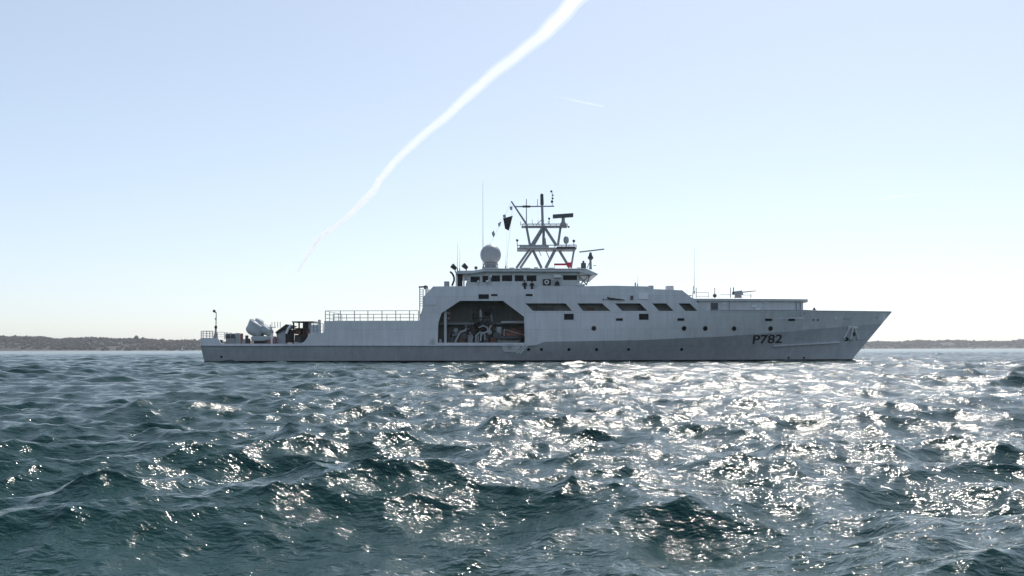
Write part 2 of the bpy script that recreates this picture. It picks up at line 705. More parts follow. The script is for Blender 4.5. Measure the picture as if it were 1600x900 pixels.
for lp in rect_loops:
    n = MB().add([star(X, z, 0.10) for X, z in lp], [(0, 1, 2, 3)]).build('window', GLASS, SHIP)
    c = (sum(p[0] for p in lp) / 4, sum(p[1] for p in lp) / 4)
    fr = MB()
    for k in range(4):
        a, b = lp[k], lp[(k + 1) % 4]
        oa = [c[i] + (a[i] - c[i]) * 1.0 + math.copysign(0.05, a[i] - c[i]) for i in (0, 1)]
        ob = [c[i] + (b[i] - c[i]) * 1.0 + math.copysign(0.05, b[i] - c[i]) for i in (0, 1)]
        fr.add([star(*a, 0.10), star(*b, 0.10), star(*b, -0.02), star(*a, -0.02), star(*oa, -0.02), star(*ob, -0.02)], [(0, 1, 2, 3), (3, 2, 5, 4)])
    fr.build('frame', GREY, n)
for lp in port_loops:
    n = MB().add([star(X, z, 0.09) for X, z in lp], [tuple(range(len(lp)))]).build('porthole', GLASS, SHIP)
    c = (sum(p[0] for p in lp) / len(lp), sum(p[1] for p in lp) / len(lp))
    fr = MB()
    L_ = len(lp)
    big = [(c[0] + (p[0] - c[0]) * 1.2, c[1] + (p[1] - c[1]) * 1.2) for p in lp]
    fr.add([star(*p, -0.025) for p in lp] + [star(*p, -0.02) for p in big] + [star(*p, 0.09) for p in lp],
           [(k, (k + 1) % L_, L_ + (k + 1) % L_, L_ + k) for k in range(L_)] + [(k, (k + 1) % L_, 2 * L_ + (k + 1) % L_, 2 * L_ + k) for k in range(L_)])
    fr.build('rim', MASTG, n)
# small round lights low on the hull
for px, py in [(826, 546), (846, 546), (889, 546), (932, 546), (982, 546), (1065, 546), (346, 557.5), (1232, 559), (1256, 559)]:
    X, z = side(px, py)
    r = 0.17 if px < 1200 and px > 400 else 0.12
    ring = [(X + r * math.cos(2 * math.pi * k / 12), z + r * math.sin(2 * math.pi * k / 12)) for k in range(12)]
    n = MB().add([star(*p, -0.012) for p in ring], [tuple(range(12))]).build('porthole', GLASS, SHIP)
    big = [(X + 1.25 * r * math.cos(2 * math.pi * k / 12), z + 1.25 * r * math.sin(2 * math.pi * k / 12)) for k in range(12)]
    MB().add([star(*p, -0.035) for p in ring] + [star(*p, -0.005) for p in big], [(k, (k + 1) % 12, 12 + (k + 1) % 12, 12 + k) for k in range(12)]).build('rim', MASTG, n)

# --- rubbing strake along the stern half, spray rail at the bow --------------
def strip(name, pts, out, h, material):
    """wedge-shaped rail following the hull through (X, z) points"""
    v, f = [], []
    for X, z in pts:
        y = lambda zz, o: YC - max(hb(X, zz), 0) - o
        v += [(X, y(z + h, -0.02), z + h), (X, y(z + h * 0.55, out), z + h * 0.55), (X, y(z, out), z), (X, y(z - h * 0.5, -0.02), z - h * 0.5)]
    n = len(pts)
    for i in range(n - 1):
        for k in range(3):
            f.append((4 * i + k, 4 * i + 4 + k, 4 * i + 5 + k, 4 * i + 1 + k))
    f += [(0, 1, 2, 3), tuple(4 * (n - 1) + k for k in (3, 2, 1, 0))]
    return MB().add(v, f).build(name, material, SHIP)


xa, za = side(314, 540.2)
xb, zb = side(836, 540.2)
strip('rubbing_strake', [(xa + (xb - xa) * k / 40, zk(xa + (xb - xa) * k / 40) + 0.02) for k in range(41)], 0.16, 0.16, GREYLOW)
sp = [side(1208 + (1312 - 1208) * k / 24, 542 + (536 - 542) * k / 24) for k in range(25)]
strip('spray_rail', [(X, z) for X, z in sp], 0.20, 0.14, GREY)

# --- decks -------------------------------------------------------------------
def deck(name, x0, x1, z, material, inset=0.06, n=24):
    v, f = [], []
    for k in range(n + 1):
        X = x0 + (x1 - x0) * k / n
        h = max(hb(X, z) - inset, 0.0)
        v += [(X, YC - h, z), (X, YC + h, z)]
    f = [(2 * k, 2 * k + 2, 2 * k + 3, 2 * k + 1) for k in range(n)]
    return MB().add(v, f).build(name, material, SHIP)


Z_AFT = side(400, 537.6)[1]
Z_HELI = side(600, 502.5)[1]
Z_TOP = side(800, 461.8)[1]
X_H0 = side(507, 510)[0]
X_S0 = side(661, 480)[0]
X_S1 = side(1096, 476)[0]
deck('aft_deck', X_STERN + 0.1, X_H0 + 0.05, Z_AFT, DECK)
deck('flight_deck', X_H0 + 0.02, X_S0 + 0.6, Z_HELI, DECK)
deck('upper_deck', X_S0 + 0.3, X_S1 - 0.9, Z_TOP, DECK, inset=0.16)
deck('bow_deck', X_S1 - 0.4, 43.6, 5.05, DECK, inset=0.35, n=48)
MB().box(X_H0, X_H0 + 0.1, YC - 5.7, YC + 5.7, Z_AFT - 0.1, Z_HELI - 0.004).build('bulkhead', GREY, SHIP)
MB().box(X_S0 + 0.25, X_S0 + 0.4, YC - 5.45, YC + 5.45, Z_HELI - 0.1, Z_TOP + 0.95).build('bulkhead', GREY, SHIP)
fw = MB()
xa, za = side(1066, 453.8)
xb, zb = side(1105, 484.5)
fw.add([(xa, YC - 5.3, za), (xa, YC + 5.3, za), (xb, YC + 5.25, zb), (xb, YC - 5.25, zb)], [(0, 1, 2, 3)])
fw.add([(xb, YC - 5.25, zb), (xb, YC + 5.25, zb), (xb, YC + 5.25, 5.0), (xb, YC - 5.25, 5.0)], [(0, 1, 2, 3)])
fw.build('front_bulkhead', GREY, SHIP)
# raised forward roof of the superstructure
x0, z0 = side(925, 447.3)
x1, z1 = side(1064, 454)
MB().box(x0, x1, YC - 5.2, YC + 5.2, Z_TOP + 0.05, z1 - 0.12).build('roof', GREY, SHIP)

MB().box(-34.0, 37.5, YC - 0.05, YC + 0.05, -0.5, 1.9).build('gap_light_blocker', GREY, SHIP)  # unseen wall added inside to stop bright water showing through the plating gaps
MB().box(3.0, 37.5, YC - 0.05, YC + 0.05, 1.9, 4.6).build('gap_light_blocker', GREY, SHIP)  # upper part of the same unseen blocker
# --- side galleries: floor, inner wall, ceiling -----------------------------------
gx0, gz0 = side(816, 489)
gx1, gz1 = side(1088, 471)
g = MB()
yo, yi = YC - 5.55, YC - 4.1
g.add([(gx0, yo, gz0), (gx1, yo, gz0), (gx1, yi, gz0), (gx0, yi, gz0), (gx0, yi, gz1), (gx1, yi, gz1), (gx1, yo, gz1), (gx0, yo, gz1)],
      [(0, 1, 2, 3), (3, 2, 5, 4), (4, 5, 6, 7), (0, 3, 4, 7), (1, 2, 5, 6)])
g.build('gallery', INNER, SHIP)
for a, b, c, d in ((838, 846, 478, 489), (849, 853, 480, 489), (858, 864, 479.5, 489), (921, 930, 480, 489), (1002, 1006, 477, 489)):
    x0, za = side(a, c)
    x1, zb = side(b, d)
    mbx = MB().rbox(x0, x1, yi - 0.55, yi - 0.05, gz0 + 0.01, za, 0.05)
    mbx.build('locker', DGREY if a != 921 else RUST, SHIP)

# --- the boat bay -----------------------------------------------------------------
bx0 = side(680, 520)[0]
bx1 = side(824, 520)[0]
bz0 = side(750, 536.3)[1]
bz1 = side(750, 466)[1]
ybk = YC - 0.3
yfr = YC - 5.62
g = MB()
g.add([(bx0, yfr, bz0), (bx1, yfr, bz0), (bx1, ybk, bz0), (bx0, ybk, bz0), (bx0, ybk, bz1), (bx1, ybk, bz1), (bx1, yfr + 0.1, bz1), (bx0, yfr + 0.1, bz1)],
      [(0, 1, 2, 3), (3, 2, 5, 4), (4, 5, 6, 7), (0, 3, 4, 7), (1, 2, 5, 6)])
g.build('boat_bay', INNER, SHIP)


def bp(px, py, Y):
    return at(px, py, Y)


# mezzanine deck across the back of the bay
a, b = bp(686, 504, 116.6), bp(818, 507, 116.6)
MB().box(bx0 + 0.05, bx1 - 0.05, 116.6, ybk - 0.02, b.z, a.z).build('mezzanine', MASTG, SHIP)
# lighter rolled edge on the right
a, b = bp(783, 501.5, 115.2), bp(819, 505, 115.2)
MB().rbox(a.x, bx1 - 0.06, 115.2, 116.55, b.z, a.z, 0.05).build('beam', STEEL, SHIP)
a = bp(694, 507, 114.2)
MB().box(a.x, a.x + 0.28, 114.1, 114.5, bz0 + 0.01, bz1 - 0.02).build('pillar', GREY, SHIP)
for k, (px, w) in enumerate(((701, 0.1), (735, 0.08), (773, 0.08), (797, 0.1))):
    a = bp(px, 500, 117.5)
    MB().box(a.x, a.x + w, 117.5, 117.6, a.z, bz1 - 0.02).build('frame_rib', MASTG, SHIP)
# boat crane in the middle: pedestal, column, jib, winches and hoses
cr = MB()
p0 = bp(752, 536, 115.9)
cr.lathe((p0.x, 115.9, bz0 + 0.01), [(0.62, 0), (0.62, 0.35), (0.42, 0.6), (0.40, 1.9), (0.55, 2.0), (0.55, 2.35), (0.30, 2.5)], 14)
cr = cr.build('crane_pedestal', DGREY, SHIP, smooth=True)
t0, t1 = bp(752, 500, 115.6), bp(751, 484, 115.6)
MB().tube(t0, t1, 0.20, 0.17, 12).build('cylinder', STEEL, cr, smooth=True)
MB().tube(bp(769, 503, 115.4), bp(768, 491, 115.4), 0.10, 0.08, 10).build('cylinder', MASTG, cr, smooth=True)
j = MB()
j.tube(bp(738, 503, 115.6), bp(745, 482, 115.8), 0.13, 0.10, 8)
j.tube(bp(745, 482, 115.8), bp(772, 481, 115.8), 0.16, 0.14, 8)
j.tube(bp(772, 481, 115.8), bp(779, 503, 115.6), 0.14, 0.10, 8)
j.tube(bp(741, 497, 115.4), bp(776, 497, 115.4), 0.09, 0.09, 8)
j.build('davit_frame', DGREY, cr)
for k, (px, py, rr) in enumerate(((742, 494, 0.28), (761, 490, 0.25), (764, 505, 0.3), (746, 509, 0.33), (757, 513, 0.22))):
    c = bp(px, py, 115.3)
    MB().tube((c.x - 0.2, 115.1, c.z), (c.x + 0.25, 115.5, c.z), rr, n=12).build('winch_drum', BLACK if k % 2 else DGREY, cr, smooth=True)
hb_ = MB()
r2 = random.Random(5)
for k in range(7):
    a = bp(r2.uniform(738, 775), r2.uniform(488, 506), 115.0)
    b = bp(r2.uniform(738, 772), r2.uniform(515, 534), 114.9)
    m_ = (a + b) / 2 + Vector((r2.uniform(-0.5, 0.5), -0.1, r2.uniform(-0.3, 0.2)))
    hb_.path([a, m_, b], 0.035, 6)
hb_.build('hose', BLACK, cr)
# pale bent pipe on the left and gear on the bay floor
pp = [bp(711, 535, 114.6), bp(715, 527, 114.6), bp(719, 519, 114.6), bp(727, 516.5, 114.6), bp(729, 513, 114.8)]
MB().path(pp, 0.13, 8).build('pipe', PALE, SHIP, smooth=True)
for px, py, w, h, dy, m_ in ((722, 529, 9, 8, 0.7, RUST), (735, 528, 8, 10, 0.6, MASTG), (746, 527, 6, 9, 0.6, MASTG), (759, 529, 8, 8, 0.8, DGREY), (771, 531, 10, 9, 0.6, RUST), (705, 531, 8, 8, 0.6, DGREY), (688, 532, 4, 5, 0.3, WHITE)):
    a = bp(px - w / 2, py - h / 2, 114.6)
    b = bp(px + w / 2, py + h / 2, 114.6)
    MB().rbox(a.x, b.x, 114.6, 114.6 + dy, bz0 + 0.01, a.z, 0.06).build('deck_gear', m_, SHIP)
for k, (px, py, rr) in enumerate(((725, 526, 0.33), (740, 518, 0.3), (765, 519, 0.28), (776, 524, 0.4), (733, 510, 0.25), (712, 516, 0.26))):
    c = bp(px, py, 114.45)
    MB().tube((c.x, 114.35, c.z), (c.x, 114.75, c.z), rr, n=14).tube((c.x, 114.25, c.z), (c.x, 114.85, c.z), rr * 0.45, n=10).build('cable_reel', (DGREY, BLACK, MASTG)[k % 3], SHIP, smooth=True)
MB().path([bp(690, 491, 114.6), bp(694, 488, 114.6), bp(703, 490, 114.9)], 0.14, 8).path([bp(690, 496, 114.6), bp(703, 498, 114.9)], 0.10, 8).build('pipe', mat('faded_pink_paint', (0.42, 0.30, 0.30), 0.6, noise=0.1), SHIP, smooth=True)

for pts_, r_, m_ in (([(743, 535), (744, 524), (750, 519), (757, 521), (758, 531)], 0.10, MASTG), ([(751, 533), (752, 522), (764, 517), (767, 508)], 0.09, STEEL),
                    ([(736, 534), (739, 526), (733, 519)], 0.07, MASTG), ([(700, 534), (703, 520), (711, 512)], 0.07, DGREY), ([(748, 512), (755, 509), (762, 512), (762, 520)], 0.08, PALE)):
    MB().path([bp(*q, 114.3) for q in pts_], r_, 8).build('pipe', m_, SHIP, smooth=True)
r6 = random.Random(21)
for k in range(22):
    px, py = r6.uniform(698, 782), r6.uniform(506, 530)
    w, h = r6.uniform(2.5, 6), r6.uniform(2, 6)
    Y_ = r6.uniform(114.9, 116.2)
    c_ = bp(px, py, Y_)
    m_ = r6.choice([RUST, RUST, DGREY, MASTG, STEEL, BLACK])
    g = MB().rbox(c_.x - w * .037, c_.x + w * .037, Y_, Y_ + 0.3, c_.z - h * .037, c_.z + h * .037, 0.03).build('machinery', m_, SHIP)
    MB().tube((c_.x, Y_ + 0.15, c_.z), (c_.x + r6.uniform(-.25, .25), Y_ + 0.2, bz0 + 0.02), 0.045, n=6).build('support', DGREY if k % 2 else MASTG, g)
# boarding platform and ladder below the bay
x0, z0 = side(784, 538.5)
x1, z1 = side(816, 551)
pf = plate('boarding_platform', [(x0, z0), (x1, z0 + 0.02), (x1 - 0.6, z1), (x0 + 0.2, z1 + 0.1)], [], lambda X, z, d: (X, YC - hb(X, z) - 0.16 + d, z), 0.14, mat('platform_paint', (0.62, 0.64, 0.64), 0.5, noise=0.12, nscale=3), SHIP)
ld = MB()
a, b = bp(807, 553, 112.7), bp(819, 539.5, 112.7)
for o in (0, 0.42):
    ld.tube(a + Vector((o, 0, 0)), b + Vector((o, 0, 0)), 0.035, n=6)
for k in range(1, 7):
    c = a + (b - a) * k / 7
    ld.tube(c, c + Vector((0.42, 0, 0)), 0.022, n=6)
ld.build('ladder', WHITE, pf)

# ------------------------------------------------------------------ workboat in the bay
c = bp(800, 528, 114.9)
WB = thing('inflatable_workboat', (c.x, 115.3, bz0 + 0.02), 'orange-brown covered rescue boat stowed at the right end of the open boat bay', 'boat')
mb = MB()
v, f = [], []
ns, nr_ = 14, 10
for i in range(ns + 1):
    t = i / ns
    X = c.x - 1.25 + 3.0 * t
    w = 0.95 * (1 - max(0, (t - 0.45) / 0.55) ** 2.2) + 0.05
    w *= 0.35 + 0.65 * min(1, math.sin(math.pi * min(0.5, 0.06 + t * 1.1)))
    hv = 0.30 + 0.70 * math.sin(math.pi * (0.10 + 0.80 * t)) ** 0.8
    zc = bz0 + 0.85 + 0.25 * max(0, t - 0.5) ** 2
    for k in range(nr_):
        a_ = math.pi * 2 * k / nr_
        s_ = math.sin(a_)
        v.append((X, 115.3 + w * math.cos(a_), zc + (0.88 if s_ > 0 else 0.72) * s_ * hv))
for i in range(ns):
    for k in range(nr_):
        f.append((i * nr_ + k, i * nr_ + (k + 1) % nr_, (i + 1) * nr_ + (k + 1) % nr_, (i + 1) * nr_ + k))
f += [tuple(range(nr_)), tuple(ns * nr_ + k for k in range(nr_))]
mb.add(v, f).build('cover', ORANGE, WB, smooth=True)
tb = MB()
for s in (-1, 1):
    pts = []
    for i in range(11):
        t = i / 10
        w = 1.0 * (1 - max(0, (t - 0.45) / 0.55) ** 2.2) + 0.02
        pts.append(Vector((c.x - 1.4 + 3.3 * t, 115.3 + s * w, bz0 + 0.62 + 0.4 * max(0, t - 0.5) ** 2)))
    tb.path(pts, 0.2, 8)
tb.build('buoyancy_tube', DGREY, WB, smooth=True)
MB().prism([(c.x - 1.3, bz0 + 0.5), (c.x + 1.2, bz0 + 0.5), (c.x + 0.7, bz0 + 0.08), (c.x - 1.2, bz0 + 0.02)], 114.7, 115.9).build('hull', MASTG, WB)
MB().tube((c.x - 0.9, 114.33, bz0 + 0.5), (c.x - 0.9, 114.33, bz0 + 1.6), 0.05).tube((c.x - 0.9, 114.33, bz0 + 1.6), (c.x + 1.5, 114.6, bz0 + 0.9), 0.04).build('lashing', STEEL, WB)
x_, z_ = bp(782, 520, 114.9).x, 0
MB().tube((c.x - 1.5, 115.2, bz0 + 0.1), (c.x - 1.5, 115.2, bz0 + 1.9), 0.36, n=14).build('raft_canister', PALE, SHIP, smooth=True)

# ------------------------------------------------------------------ bridge
Yb = 113.9


def bq(px, py, Y=Yb):
    p = at(px, py, Y)
    return (p.x, p.z)


wins = [(735.5, 432, 750, 441), (754, 431, 763, 441), (767.5, 430.3, 781.5, 440), (784.5, 430, 800.5, 439.5), (804.5, 430, 818.5, 439.5), (823, 430.3, 838.5, 439.3), (880, 430, 902, 437.6)]
holes = [[bq(a, b), bq(c_, b), bq(c_, d), bq(a, d)] for a, b, c_, d in wins]
bo = [bq(727, 462), bq(728, 444), (bq(733, 430)), bq(742, 426.5), bq(755, 424.6), bq(905, 424.6), bq(906, 462)]
BR = plate('bridge_wall', bo, holes, lambda X, z, d: (X, Yb + d, z), 0.10, GREY, SHIP, grid=0.8, smooth=False)
for h in holes:
    MB().add([(x, Yb + 0.085, z) for x, z in h], [(0, 1, 2, 3)]).build('window', GLASS, BR)
g = MB()
a, b = bq(727, 462), bq(906, 424.6)
g.add([(a[0], Yb, a[1]), (a[0], 2 * YC - Yb, a[1]), (bq(733, 430)[0], 2 * YC - Yb, bq(733, 430)[1]), (bq(733, 430)[0], Yb, bq(733, 430)[1])], [(0, 1, 2, 3)])
g.add([(b[0], Yb, a[1]), (b[0], 2 * YC - Yb, a[1]), (b[0], 2 * YC - Yb, b[1]), (b[0], Yb, b[1])], [(0, 1, 2, 3)])
g.add([(a[0], 2 * YC - Yb, a[1]), (b[0], 2 * YC - Yb, a[1]), (b[0], 2 * YC - Yb, b[1]), (a[0], 2 * YC - Yb, b[1])], [(0, 1, 2, 3)])
tag(g.build('bridge_house', GREY, SHIP), kind=None)
# roof slab with the pointed forward brow
Yr = 113.15
rp = [bq(712, 425.2, Yr), bq(716, 423, Yr), bq(741, 422.6, Yr), bq(752, 420.6, Yr), bq(756, 419.4, Yr), bq(916, 419.4, Yr), bq(927, 424.5, Yr), bq(935, 428.2, Yr), bq(933, 430, Yr), bq(924, 429.6, Yr), bq(904, 424.3, Yr), bq(757, 424.0, Yr), bq(738, 427.2, Yr), bq(712, 427.8, Yr)]
ROOF = MB().prism(rp, Yr, 2 * YC - Yr).build('bridge_roof', GREY, SHIP)
MB().tube((*[bq(757, 420.6, 113.1)[0]], 113.11, bq(757, 420.6, 113.1)[1]), (bq(915, 420.6, 113.1)[0], 113.11, bq(915, 420.6, 113.1)[1]), 0.045).build('gutter', STEEL, ROOF)
# brow supports under the forward corner
for q in (((904, 430), (917, 445)), ((922, 430), (906, 445)), ((922, 431), (916, 446)), ((905, 431), (925, 430))):
    MB().tube(at(*q[0], 113.7), at(*q[1], 113.7), 0.07, n=8).build('brace', MASTG, ROOF)
a, b = bq(901, 443.6, 113.4), bq(914.5, 446.2, 113.4)
MB().rbox(a[0], b[0], 113.4, 114.4, b[1], a[1], 0.03).build('wing_step', WHITE, SHIP)
# aft end of the bridge wing: stanchions, ducts, lamps
for px, top, m_, r_ in ((713.2, 427, WHITE, 0.075), (725, 433.5, WHITE, 0.09)):
    MB().tube(at(px, 447.5, 113.6), at(px, top, 113.6), r_, n=8).build('stanchion', m_, SHIP)
MB().path([at(703.5, 424.5, 114), at(707, 427.5, 114), at(709.5, 432.5, 114), at(709.8, 438, 114), at(706.5, 446.5, 114)], 0.11, 8).build('exhaust_pipe', BLACK, SHIP, smooth=True)
a, b = bq(714.5, 429, 114.3), bq(722.5, 447, 114.3)
MB().rbox(a[0], b[0], 114.3, 115.2, b[1], a[1], 0.04).build('vent_box', BLACK, SHIP)
a, b = bq(694, 439.5, 114.3), bq(702, 447.5, 114.3)
MB().rbox(a[0], b[0], 114.3, 115.0, b[1] - 0.4, a[1], 0.04).build('vent_box', PALE, SHIP)
for px, py in ((709.5, 417.5), (727, 416.5)):
    p = at(px, py, 114.6)
    lm = MB().tube(p + Vector((-0.22, -0.1, 0.2)), p + Vector((0.22, 0.1, -0.2)), 0.30, 0.22, 12).build('searchlight', BLACK, SHIP, smooth=True)
    MB().tube(p + Vector((0.1, 0, -0.2)), p + Vector((0.2, 0, -0.62)), 0.06).build('bracket', DGREY, lm)
p = at(744, 418.5, 114.6)
MB().ball(p, 0.2, 10, 8).tube(p, p - Vector((0, 0, 0.4)), 0.05).build('searchlight', DGREY, SHIP, smooth=True)
# gear standing on the side deck in front of the bridge
for px, py, r_ in ((747.5, 440, 0.16), (761.5, 440, 0.18), (766.5, 432, 0.20)):
    p = at(px, py, 113.7)
    q = MB().ball(p, r_, 10, 8).build('deck_lamp', WHITE, SHIP, smooth=True)
    MB().tube(p, (p.x, p.y, Z_TOP + 0.01), 0.04, n=6).build('stand', STEEL, q)
a, b = bq(848.5, 436, 113.75), bq(861, 445.5, 113.75)
MB().rbox(a[0], b[0], 113.70, 113.86, b[1], a[1], 0.05).build('lifebuoy_box', BLACK, SHIP)
lp = at(854.5, 440.8, 113.68)
mb = MB()
pts = [Vector((lp.x + 0.2 * math.cos(t), 113.68, lp.z + 0.2 * math.sin(t))) for t in [2 * math.pi * k / 12 for k in range(13)]]
mb.path(pts, 0.07, 8)
LBY = mb.build('lifebuoy', WHITE, None, smooth=True)
tag(LBY, 'white lifebuoy hanging in a dark box beside the bridge windows', 'lifebuoy')
a, b = bq(865.5, 429, 113.7), bq(877, 436, 113.7)
MB().tube((a[0], 113.72, (a[1] + b[1]) / 2 + 0.05), (b[0], 113.72, (a[1] + b[1]) / 2 + 0.05), 0.26, n=14).build('raft_canister', WHITE, SHIP, smooth=True)
a, b = bq(864, 437, 113.72), bq(873, 446, 113.72)
MB().rbox(a[0], b[0], 113.62, 113.86, b[1] - 0.3, a[1], 0.04).build('locker', PALE, SHIP)
mb = MB()
q0 = at(866, 446, 113.45)
for d0 in (-0.32, 0, 0.32):
    mb.tube(at(871, 438.5, 113.45), at(871, 448, 113.45) + Vector((d0, 0.05, 0)), 0.05)
mb.ball(at(871, 442.5, 113.45), 0.22, 10, 6, 1.2, 0.8, 1).build('gun_mount', BLACK, SHIP)

# ------------------------------------------------------------------ roof gear
p = at(767, 398, YC)
r_ = 16.3 * YC / F
zb = at(767, 419, YC).z - 0.1
RD = MB().lathe((p.x, YC, p.z), [(r_ * math.cos(t), r_ * math.sin(t)) for t in [R(d) for d in range(-52, 90, 8)]] + [(0.02, r_)], 28).build('radome', PALE, SHIP, smooth=True)
MB().lathe((p.x, YC, zb), [(0.98, 0), (0.98, 0.14), (0.74, 0.2), (0.74, 0.5), (0.85, 0.55), (0.85, at(767, 411.3, YC).z - zb)], 20).build('pedestal', MASTG, RD, smooth=False)
for k in range(6):
    t = math.pi * k / 3
    MB().tube((p.x + 0.84 * math.cos(t), YC + 0.84 * math.sin(t), zb + 0.2), (p.x + 0.84 * math.cos(t), YC + 0.84 * math.sin(t), zb + 0.62), 0.05, n=6).build('strut', MASTG, RD)


def whip(px, y0, y1, Y, r0, name='whip_antenna'):
    a, b = at(px, y0, Y), at(px, y1, Y)
    w = MB().tube(a, a + (b - a) * 0.35, r0, r0 * 0.8, 6).tube(a + (b - a) * 0.35, b, r0 * 0.65, r0 * 0.3, 6).build(name, MASTG, SHIP)
    MB().tube(a, a + Vector((0, 0, 0.35)), r0 * 2.2, r0 * 1.6, 8).build('base', DGREY, w)


whip(755, 421, 285, 115.2, 0.045)
whip(715, 424, 380, 116.0, 0.035)
whip(718.6, 424, 387, 117.0, 0.03)
whip(1085, 459, 386, 118.0, 0.035)
whip(996.5, 448, 429, 116.0, 0.03)
whip(790, 420, 400, 118.0, 0.03)
whip(792.5, 420, 362, 119.0, 0.018)

# lattice mast -----------------------------------------------------------------
MAST = MB().tube(at(848.5, 356, YC), at(847.5, 319, YC), 0.17, 0.15, 10).build('mast_pole', MASTG, SHIP, smooth=True)
MB().tube(at(847.5, 320, YC), at(847.2, 305.5, YC), 0.22, 0.2, 10).ball(at(847.2, 304.8, YC), 0.2, 10, 6).build('mast_head', DGREY, MAST, smooth=True)
legs = [((807, 419), (829, 388), 118.0, 0.13), ((813, 419), (834, 388), 120.0, 0.13), ((846.5, 419), (831, 387), 118.6, 0.15),
        ((853, 419), (868.5, 389), 118.6, 0.17), ((890, 418), (872, 388), 119.4, 0.15), ((892.5, 419), (897.5, 389), 119.0, 0.11),
        ((829, 386), (822.5, 352), 118.6, 0.13), ((830, 384), (847.5, 356), 118.2, 0.13), ((834, 384), (849.5, 357), 119.8, 0.12),
        ((870, 384), (850.5, 354), 118.4, 0.16), ((872, 384), (876.5, 354), 119.2, 0.13), ((849.5, 383), (850, 356), 119.0, 0.15),
        ((851.5, 372), (853, 384), 118.4, 0.10), ((852, 388), (859, 405), 119.5, 0.05), ((841, 388), (846, 400), 119.2, 0.04), ((838, 352), (849, 341), 119, 0.04)]
for a, b, Y, r_ in legs:
    MB().tube(at(*a, Y), at(*b, Y), r_ * 1.12, r_ * 1.05, 8).build('truss_leg', MASTG, MAST, smooth=True)


def platform(name, x0, x1, ytop, ybot, Y0, Y1, rails=()):
    a, b = at(x0, ytop, Y0), at(x1, ybot, Y0)
    P_ = MB().box(a.x, b.x, Y0, Y1, b.z, b.z + 0.10).build(name, MASTG, SHIP)
    mbr = MB()
    for Y in (Y0, Y1):
        mbr.tube((a.x, Y, a.z), (b.x, Y, a.z), 0.06, n=6)
    for k in range(9):
        X = a.x + (b.x - a.x) * k / 8
        for Y in (Y0, Y1):
            mbr.tube((X, Y, b.z), (X, Y, a.z), 0.04, n=6)
    mbr.build('railing', MASTG, P_)
    return P_


PL = platform('mast_platform', 809, 901, 383.2, 389, 117.4, 120.6)
a, b = at(812, 384, 117.3), at(858, 386.5, 117.3)
MB().box(a.x, b.x, 117.30, 117.38, b.z, a.z).build('kick_plate', PALE, PL)
a, b = at(870, 385, 117.3), at(900, 389.5, 117.3)
MB().box(a.x, b.x, 117.30, 117.38, b.z, a.z).build('kick_plate', DGREY, PL)
PY = platform('yard_platform', 816, 887, 350.2, 353.6, 118.1, 119.9)
YA = MB().tube(at(803.5, 322.8, YC), at(866.5, 322.2, YC), 0.09, 0.08, 8).build('yard_arm', MASTG, MAST)
MB().tube(at(817, 322.6, YC), at(829, 322.6, YC), 0.14, n=8).build('sleeve', DGREY, YA)
for px, y0, y1, r_ in ((823, 352, 311, 0.075), (840.5, 323, 311, 0.05), (832, 351, 343, 0.04), (841, 351, 343.5, 0.04), (814, 352, 346, 0.05), (857, 351, 345, 0.04)):
    MB().tube(at(px, y0, YC), at(px, y1, YC), r_, r_ * 0.7, 6).build('antenna_rod', MASTG, MAST)
MB().tube(at(823.5, 351, YC), at(799.5, 314.5, YC), 0.13, 0.09, 8).build('gaff', MASTG, MAST)
w = MB().tube(at(863.5, 322, YC), at(863.2, 298, YC), 0.04, n=6).build('wind_sensor', MASTG, MAST)
for px, py, r_ in ((862, 299, 0.14), (864, 310, 0.13), (863, 315, 0.17), (864.5, 305, 0.1)):
    MB().ball(at(px, py, YC), r_, 8, 6).build('sensor_cup', DGREY, w)
for px, py, y0, r_ in ((858.5, 341.5, 351, 0.14), (889, 354.5, 354, 0.13), (808.5, 375.5, 384, 0.16), (897, 376.5, 384, 0.18)):
    s_ = MB().ball(at(px, py, YC), r_, 10, 8).build('mast_lamp', DGREY, MAST, smooth=True)
    MB().tube(at(px, py, YC), at(px, y0, YC), 0.05, n=6).build('stem', MASTG, s_)
s_ = MB().lathe(at(885, 375, 118.5), [(0.20, -0.42), (0.30, -0.25), (0.34, 0.0), (0.30, 0.25), (0.18, 0.42), (0.02, 0.48)], 14).build('small_radome', PALE, MAST, smooth=True)
MB().tube(at(885, 380, 118.5), at(885, 385, 118.5), 0.07).build('stem', MASTG, s_)
# surface search radar
a, b = at(864.3, 341, 118.2), at(896.2, 333.2, 118.2)
dz = 0.16
RA = MB()
RA.add([(a.x, 118.0, a.z), (b.x, 118.0, a.z + dz), (b.x, 118.6, a.z + dz), (a.x, 118.6, a.z), (a.x, 118.0, b.z - dz), (b.x, 118.0, b.z), (b.x, 118.6, b.z), (a.x, 118.6, b.z - dz)],
       [(0, 1, 2, 3), (4, 5, 6, 7), (0, 1, 5, 4), (1, 2, 6, 5), (2, 3, 7, 6), (3, 0, 4, 7)])
RA = RA.build('radar_bar', DGREY, MAST)
c0 = at(880.5, 352.5, 118.3)
MB().lathe((c0.x, 118.3, c0.z), [(0.42, 0), (0.36, 0.25), (0.2, 0.5), (0.2, at(880, 339.5, 118.3).z - c0.z)], 12).build('pedestal', MASTG, RA, smooth=False)
